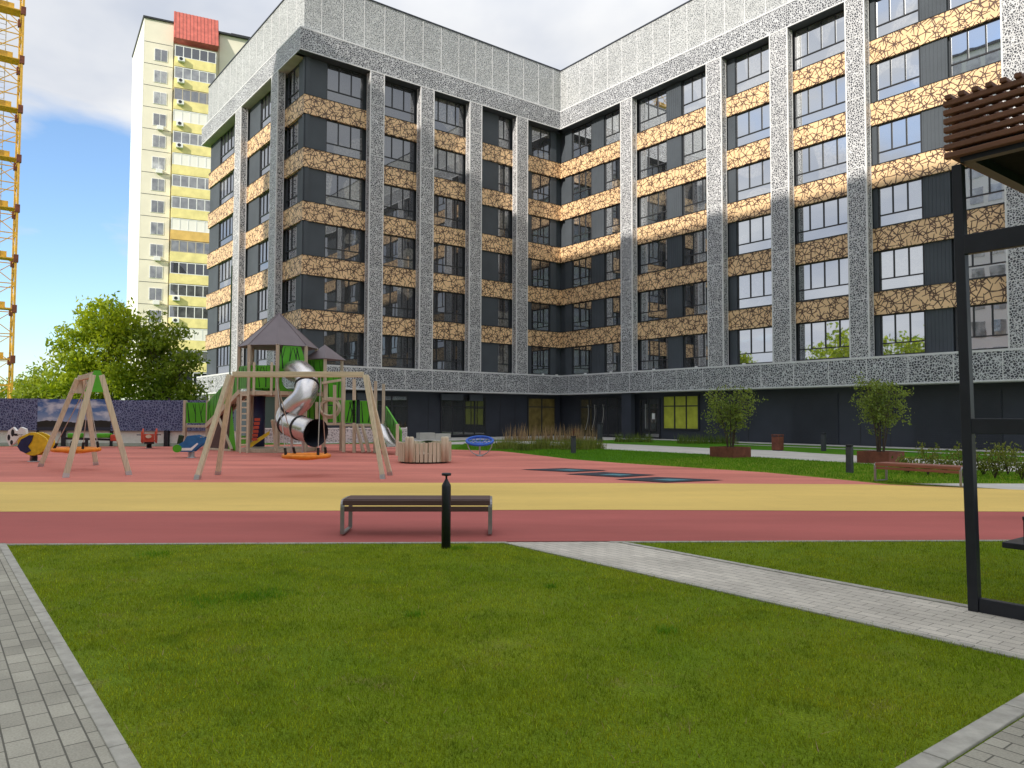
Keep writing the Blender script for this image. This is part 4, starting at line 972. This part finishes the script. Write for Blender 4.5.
# bridge and small roofed tower on the right
sq = [(1.15, .3), (2.05, -.2), (2.55, .75), (1.65, 1.25)]
for x, y in sq: post(x, y, 0, 3.95, .12)
cx, cy = 1.85, .52
m = MB(); ev = [(cx+(x-cx)*1.25, cy+(y-cy)*1.25, 3.96) for x, y in sq]; m.add(ev+[(cx, cy, 4.62)], [(0, 1, 4), (1, 2, 4), (2, 3, 4), (3, 0, 4), (3, 2, 1, 0)]); m.build('roof', 'roof', pt_)
branch_panel(sq[0], sq[1], 2.55, 3.93, seed=12, gap=.07); branch_panel(sq[0], sq[1], 1.3, 2.36, seed=17, gap=.07); branch_panel(sq[1], sq[2], 2.0, 3.4, seed=13, gap=.07); branch_panel(sq[1], sq[2], 1.25, 1.95, seed=15, gap=.07)
m = MB(); m.prism(sq, 2.4, 2.5); m.build('deck', 'timber_gray', pt_)
# timber wheel net and uprights between
for px, y0, y1, Y in ((334.7, 385, 424, 31.8), (326, 384, 425, 31.9), (343.8, 377, 452, 31.3), (354.2, 379, 452.5, 31.2), (317, 402, 436, 32)):
    p, q = W2(px, y0, Y), W2(px, y1, Y); m = MB(); m.bar(q, p, .12); m.build('post', 'timber', pt_)
c = W2(330, 408, 31.9)
m = MB(); 
for k in range(3): m.tube([(c.x+(.42-.02*k)*math.cos(a), c.y-.05*k, c.z+(.42-.05*k)*math.sin(a)) for a in np.linspace(0, 2*math.pi, 25)], .045, 6, cap=False)
m.build('climbing_ring', 'timber', pt_)
for ya, yb in ((383, 380), (399, 399), (424, 424)): MB().bar(W2(322, ya, 31.8), W2(341, yb, 31.8), .1).build('rail', 'timber', pt_)
# right landing with small slide
R0 = W2(344, 424, 31.2); R1 = W2(377, 424, 30.9); zl = R0.z
m = MB(); m.box((R0.x, R0.y-.05, zl-.1), (R1.x, R0.y+1.2, zl)); m.build('landing', 'timber_gray', pt_)
for px, y0, Y in ((375.7, 381, 31.0),):
    p = W2(px, y0, Y); post(p.x, p.y, 0, p.z, .12)
post(R1.x, R0.y+1.2, 0, 2.9, .12)
branch_panel((R0.x, R0.y-.03), (R0.x+.55, R0.y-.03), zl+.05, zl+.98, seed=20, gap=.05)
branch_panel((R0.x+.62, R0.y-.03), (R1.x, R0.y-.03), zl+.02, zl+.95, seed=21, gap=.05)
for px in (356, 362): 
    p = W2(px, 424, 31); m = MB(); m.bar((p.x, p.y, zl), (p.x+.35, p.y-.2, .05), .1); m.build('brace', 'timber_gray', pt_)
S0 = Vector((R1.x-.1, R0.y+.5, zl)); S1 = W2(393, 446, 29.6); S1.z = .32
prof = [S0+(S1-S0)*t+Vector((0, 0, -.38*math.sin(math.pi*t)*.6)) for t in np.linspace(0, 1, 12)]
dh = Vector((S1.x-S0.x, S1.y-S0.y, 0)).normalized(); nr = Vector((dh.y, -dh.x, 0))
m = MB(); v = []
for p in prof: v += [p-nr*.27+Vector((0, 0, .16)), p-nr*.25, p+nr*.25, p+nr*.27+Vector((0, 0, .16))]
m.add(v, [(4*i+j, 4*i+j+1, 4*i+j+5, 4*i+j+4) for i in range(11) for j in range(3)], smooth=True); m.build('metal_slide', 'chrome', pt_)
branch_panel(((S0-nr*.34).x, (S0-nr*.34).y), ((S1-nr*.34).x, (S1-nr*.34).y), zl+.05, zl+.75, seed=23, slope=-(zl-.2), gap=.03)
branch_panel(((S0+nr*.34).x, (S0+nr*.34).y), ((S1+nr*.34).x, (S1+nr*.34).y), zl-.05, zl+.2, seed=24, slope=-(zl-.1), gap=.03)
p = W2(397.3, 450, 29.0); post(p.x, p.y, 0, 1.22, .11, 'timber')

# ------------------------------------------------------------------ round slatted fort
sr = empty('slatted_playpen', (-2.86, 24.95, .014), 0, 'round pale wooden slatted playpen right of the play tower', 'play equipment')
m = MB()
rr_ = .84; n = 40
for k in range(n):
    a = 2*math.pi*k/n; x, y = rr_*math.cos(a), rr_*math.sin(a); h = .66+.02*math.sin(k*7.3)
    tx, ty = -math.sin(a)*.052, math.cos(a)*.052; ix, iy = math.cos(a)*.03, math.sin(a)*.03
    q = [(x-tx+ix, y-ty+iy), (x-tx-ix, y-ty-iy), (x+tx-ix, y+ty-iy), (x+tx+ix, y+ty+iy)]
    m.prism(q[::-1], .05, h)
m.build('slat_wall', 'timber', sr)
for a0 in (238, 248, 318, 328):
    a = R(a0); x, y = (rr_+.045)*math.cos(a), (rr_+.045)*math.sin(a); m = MB(); m.lathe([(0, .05), (.075, .05), (.075, .82), (.05, .86), (0, .86)], (x, y), 12); m.build('tall_post', 'timber', sr)
m = MB(); m.lathe([(0, .3), (rr_-.06, .3)], n=30); m.build('floor', 'timber_gray', sr)
m = MB(); m.lathe([(0, 0), (rr_-.1, 0), (rr_-.1, .05), (0, .05)], n=30); m.build('base', 'black', sr)
m = MB(); m.lathe([(.1, .31), (.1, .66), (.18, .7), (0, .72)], (.1, .1), 12); m.build('table', 'greendark', sr)

# ------------------------------------------------------------------ blue dish spinner
sp_ = empty('dish_spinner', (-1.22, 28.9, .014), 0, 'round blue net spinner on a curved steel stand by the lawn edge', 'play equipment')
T = lambda p: (p.x, p.y*math.cos(R(-17))-p.z*math.sin(R(-17))*-1*-1, p.y*math.sin(R(-17))*-1*-1+p.z+.58)
tilt = Matrix.Translation((0, 0, .58)) @ Matrix.Rotation(R(17), 4, 'X')
m = MB(); m.tube([(.5*math.cos(a), .5*math.sin(a), 0) for a in np.linspace(0, 2*math.pi, 33)], .05, 8, cap=False); m.map(lambda p: tilt @ p); do = m.build('rim', 'bluenet', sp_)
m = MB()
for k in range(12): a = math.pi*2*k/12; m.tube([(0, 0, -.12), (.25*math.cos(a), .25*math.sin(a), -.09), (.5*math.cos(a), .5*math.sin(a), 0)], .014, 5)
for r_ in (.12, .22, .32, .42): m.tube([(r_*math.cos(a), r_*math.sin(a), -.12+.48*r_*r_) for a in np.linspace(0, 2*math.pi, 25)], .014, 5, cap=False)
m.map(lambda p: tilt @ p); m.build('net', 'bluenet', sp_)
m = MB(); m.tube([(.47*math.cos(a), 0, .52+.49*math.sin(a)) for a in np.linspace(math.pi, 2*math.pi, 17)], .02, 8); m.build('curved_stand', 'steel', sp_)
m = MB(); m.tube([(0, 0, 0), (0, 0, .46)], .03, 8); m.lathe([(0, .0), (.14, 0), (.14, .02), (0, .03)], n=14); m.build('pivot', 'steel', sp_)

# ------------------------------------------------------------------ spring riders
def coil(m, h, r=.1, turns=5): m.tube([(r*math.cos(a), r*math.sin(a), h*a/(turns*2*math.pi)) for a in np.linspace(0, turns*2*math.pi, turns*12)], .018, 6)
def oval(cx, cz, rx, rz, n=20, wob=0): return [(cx+rx*(1+wob*math.sin(3*a))*math.cos(a), cz+rz*(1+wob*math.cos(4*a))*math.sin(a)) for a in np.linspace(0, 2*math.pi, n, endpoint=False)]
h_ = empty('spring_rider', (-15.5, 24.6, .014), R(-6), 'yellow bird spring rider with a navy wing and spotted white head', 'spring rider', 'spring riders')
m = MB(); coil(m, .22); m.build('spring', 'black', h_); m = MB(); m.lathe([(0, 0), (.18, 0), (.18, .02), (0, .02)], n=16); m.build('base_plate', 'steel', h_)
m = MB(); m.plate(oval(.08, .58, .52, .36, 22, .05), -.18, -.12); m.plate(oval(.08, .58, .52, .36, 22, .05), .12, .18); m.box((-.2, -.12, .34), (.35, .12, .42)); m.build('body', 'yellow', h_, bevel=.01)
for y in (-.21, .185):
    m = MB(); m.plate([(-.42, .5), (-.3, .72), (-.02, .86), (.12, .86), (.06, .66), (-.06, .5), (.05, .36), (-.12, .28), (-.32, .36)], y, y+.025); m.build('wing', 'navy', h_)
m = MB(); m.plate([(-.95, .72), (-.88, 1.0), (-.72, 1.12), (-.58, .98), (-.45, 1.12), (-.28, 1.06), (-.25, .85), (-.5, .8), (-.62, .62), (-.82, .5)], -.05, .05); hd = m.build('head', 'white', h_)
m = MB()
for px, pz, rx, rz in ((-.72, .93, .06, .12), (-.85, .78, .05, .1), (-.6, .87, .09, .04), (-.75, .62, .05, .08)): 
    m.plate(oval(px, pz, rx, rz, 10), -.056, -.051)
m.build('spot', 'black', hd)
m = MB(); m.tube([(-.38, -.25, .88), (-.38, .25, .88)], .02, 8); m.build('handle', 'steel', h_)
b_ = empty('spring_rider', (-11.45, 27.1, .014), R(5), 'blue vehicle-shaped spring rider with a green rear beside the ramp', 'spring rider', 'spring riders')
m = MB(); coil(m, .22); m.build('spring', 'steel', b_); m = MB(); m.lathe([(0, 0), (.17, 0), (.17, .02), (0, .02)], n=16); m.build('base_plate', 'steel', b_)
for y in (-.2, .16):
    m = MB(); m.plate([(-.5, .22), (.1, .22), (.42, .5), (.55, .55), (.5, .72), (.2, .82), (-.1, .78), (-.2, .6), (-.42, .46)], y, y+.04); m.build('body', 'blue', b_, bevel=.008)
m = MB(); m.plate(oval(-.42, .34, .16, .14, 14), -.22, -.205); m.plate(oval(-.42, .34, .16, .14, 14), .205, .22); m.build('rear_panel', 'green', b_)
m = MB(); m.plate([(-.46, .5), (-.36, .5), (-.3, .78), (-.4, .82)], -.14, .14); m.build('seat_back', 'greendark', b_)
m = MB(); m.box((-.3, -.16, .44), (.1, .16, .5)); m.build('seat', 'timber', b_); m = MB(); m.tube([(.4, -.28, .74), (.4, .28, .74)], .02, 8); m.build('handle', 'steel', b_)
m = MB(); m.plate([(-.36, .27), (.08, .27), (.3, .5), (.26, .54), (.04, .36), (-.36, .36)], -.212, -.203); m.build('stripe', 'white', b_)
r_ = empty('spring_rider', (-16.6, 34.7, .014), R(112), 'red spring rider seen head-on in front of the low white wall', 'spring rider', 'spring riders')
m = MB(); coil(m, .2); m.build('spring', 'black', r_); m = MB(); m.lathe([(0, 0), (.16, 0), (.16, .02), (0, .02)], n=16); m.build('base_plate', 'steel', r_)
for y in (-.32, .24):
    m = MB(); m.plate([(-.4, .3), (.3, .22), (.45, .45), (.38, .8), (.22, .9), (.12, .72), (-.2, .66), (-.42, .78)], y, y+.08); m.build('side_panel', 'red', r_, bevel=.01)
m = MB(); m.box((-.42, -.23, .3), (-.36, .23, .66)); m.build('front_panel', 'red', r_); m = MB(); m.box((-.2, -.2, .2), (.25, .2, .36)); m.build('seat', 'black', r_)
m = MB(); m.plate(oval(.0, .55, .12, .08, 12), -.08, .08); m.map(lambda p: (p.y-.45, p.x, p.z)); m.build('face', 'timber', r_); m = MB(); m.tube([(-.3, -.5, .62), (-.3, .5, .62)], .02, 8); m.build('handle', 'black', r_)
ss = empty('seesaw', (-19.6, 35.4, .014), R(4), 'low seesaw with bright green seats by the white wall', 'seesaw')
m = MB(); m.bar((-1.3, 0, .42), (.9, 0, .36), .1, .1); m.build('beam', 'black', ss)
for x in (-.75, .55): m = MB(); m.box((x-.3, -.2, .44), (x+.3, .2, .66)); m.build('seat', 'green', ss, bevel=.06)
m = MB(); m.box((-.3, -.06, 0), (-.2, .06, .4)); m.box((.0, -.06, 0), (.1, .06, .4)); m.build('leg', 'black', ss)
m = MB(); m.box((.88, -.18, .3), (1.25, .18, .6)); m.build('end_buffer', 'red', ss, bevel=.04)

# ------------------------------------------------------------------ pergola with swing bench
pe = empty('pergola', (*ep(6.61, -2.56), 0), THETA, 'black steel pergola with brown timber louvres at the right edge', 'pergola')
PW, PL = 3.2, 3.6                                            # local x along the path, y away from it
m = MB(); m.box((0, 0, .0), (.076, .076, 3.62)); m.map(lambda p: (p.x-.045-.016*p.z, p.y+.004*p.z, p.z)); m.build('post', 'black', pe, bevel=.004)
for x, y in ((PL, 0), (0.0, PW), (PL, PW)):
    m = MB(); m.box((x, y, 0), (x+.098, y+.098, 3.62)); m.build('post', 'black', pe, bevel=.004)
for y in (0, PW):
    for z0, z1 in ((.0, .12), (1.42, 1.54), (2.87, 3.03)):
        m = MB(); m.box((.033 if y == 0 and z0 < .1 else (.006 if y == 0 and z0 < 2 else (-.018 if y == 0 else .1)), y+.008, z0), (PL-.001, y+.068, z1)); m.build('cross_beam', 'black', pe, bevel=.004)
m = MB(); m.box((-.02, -.02, 3.621), (PL+.15, .06, 3.76)); m.box((-.02, PW+.06, 3.621), (PL+.15, PW+.15, 3.76)); m.box((-.02, .061, 3.621), (.06, PW+.059, 3.76)); m.box((PL+.06, .061, 3.621), (PL+.15, PW+.059, 3.76)); m.build('roof_frame', 'black', pe)
m = MB(); m.box((.061, .061, 3.70), (PL+.059, PW+.059, 3.72)); m.build('ceiling', 'matte_dark', pe)
for k in range(7):
    z = 3.66+k*.072
    m = MB(); m.box((-.12, -.085, z), (PL+.27, -.025, z+.046)); m.build('louvre', 'louver', pe, bevel=.008)
    m = MB(); m.box((-.085, -.02, z), (-.025, PW+.2, z+.046)); m.build('louvre', 'louver', pe, bevel=.008)
for k in range(38):
    x = -.1+k*.1; m = MB(); m.box((x, -.10, 4.142), (x+.05, PW+.2, 4.182)); m.build('roof_slat', 'louver', pe, bevel=.008)
sw = empty('swing_bench', (*ep(7.58, -1.93), 0), THETA, 'dark swing bench hanging inside the pergola, cut by the right edge', 'bench')
m = MB(); m.box((-.66, -.3, .44), (.9, .3, .49)); m.build('seat', 'black', sw, bevel=.006)
m = MB(); m.box((-.50, .26, .491), (.88, .31, .98)); m.build('backrest', 'black', sw, bevel=.006)
for x in (-.49, .82):
    m = MB(); m.bar((x, -.24, .491), (x, -.24, .70), .04); m.bar((x, -.26, .7), (x, .28, .7), .05, .03); m.build('armrest', 'black', sw)
    m = MB(); m.tube([(x, -.2, .7), (x, .0, 3.6)], .008, 6); m.tube([(x, .28, .7), (x, .02, 3.6)], .008, 6); m.build('chain', 'black', sw)
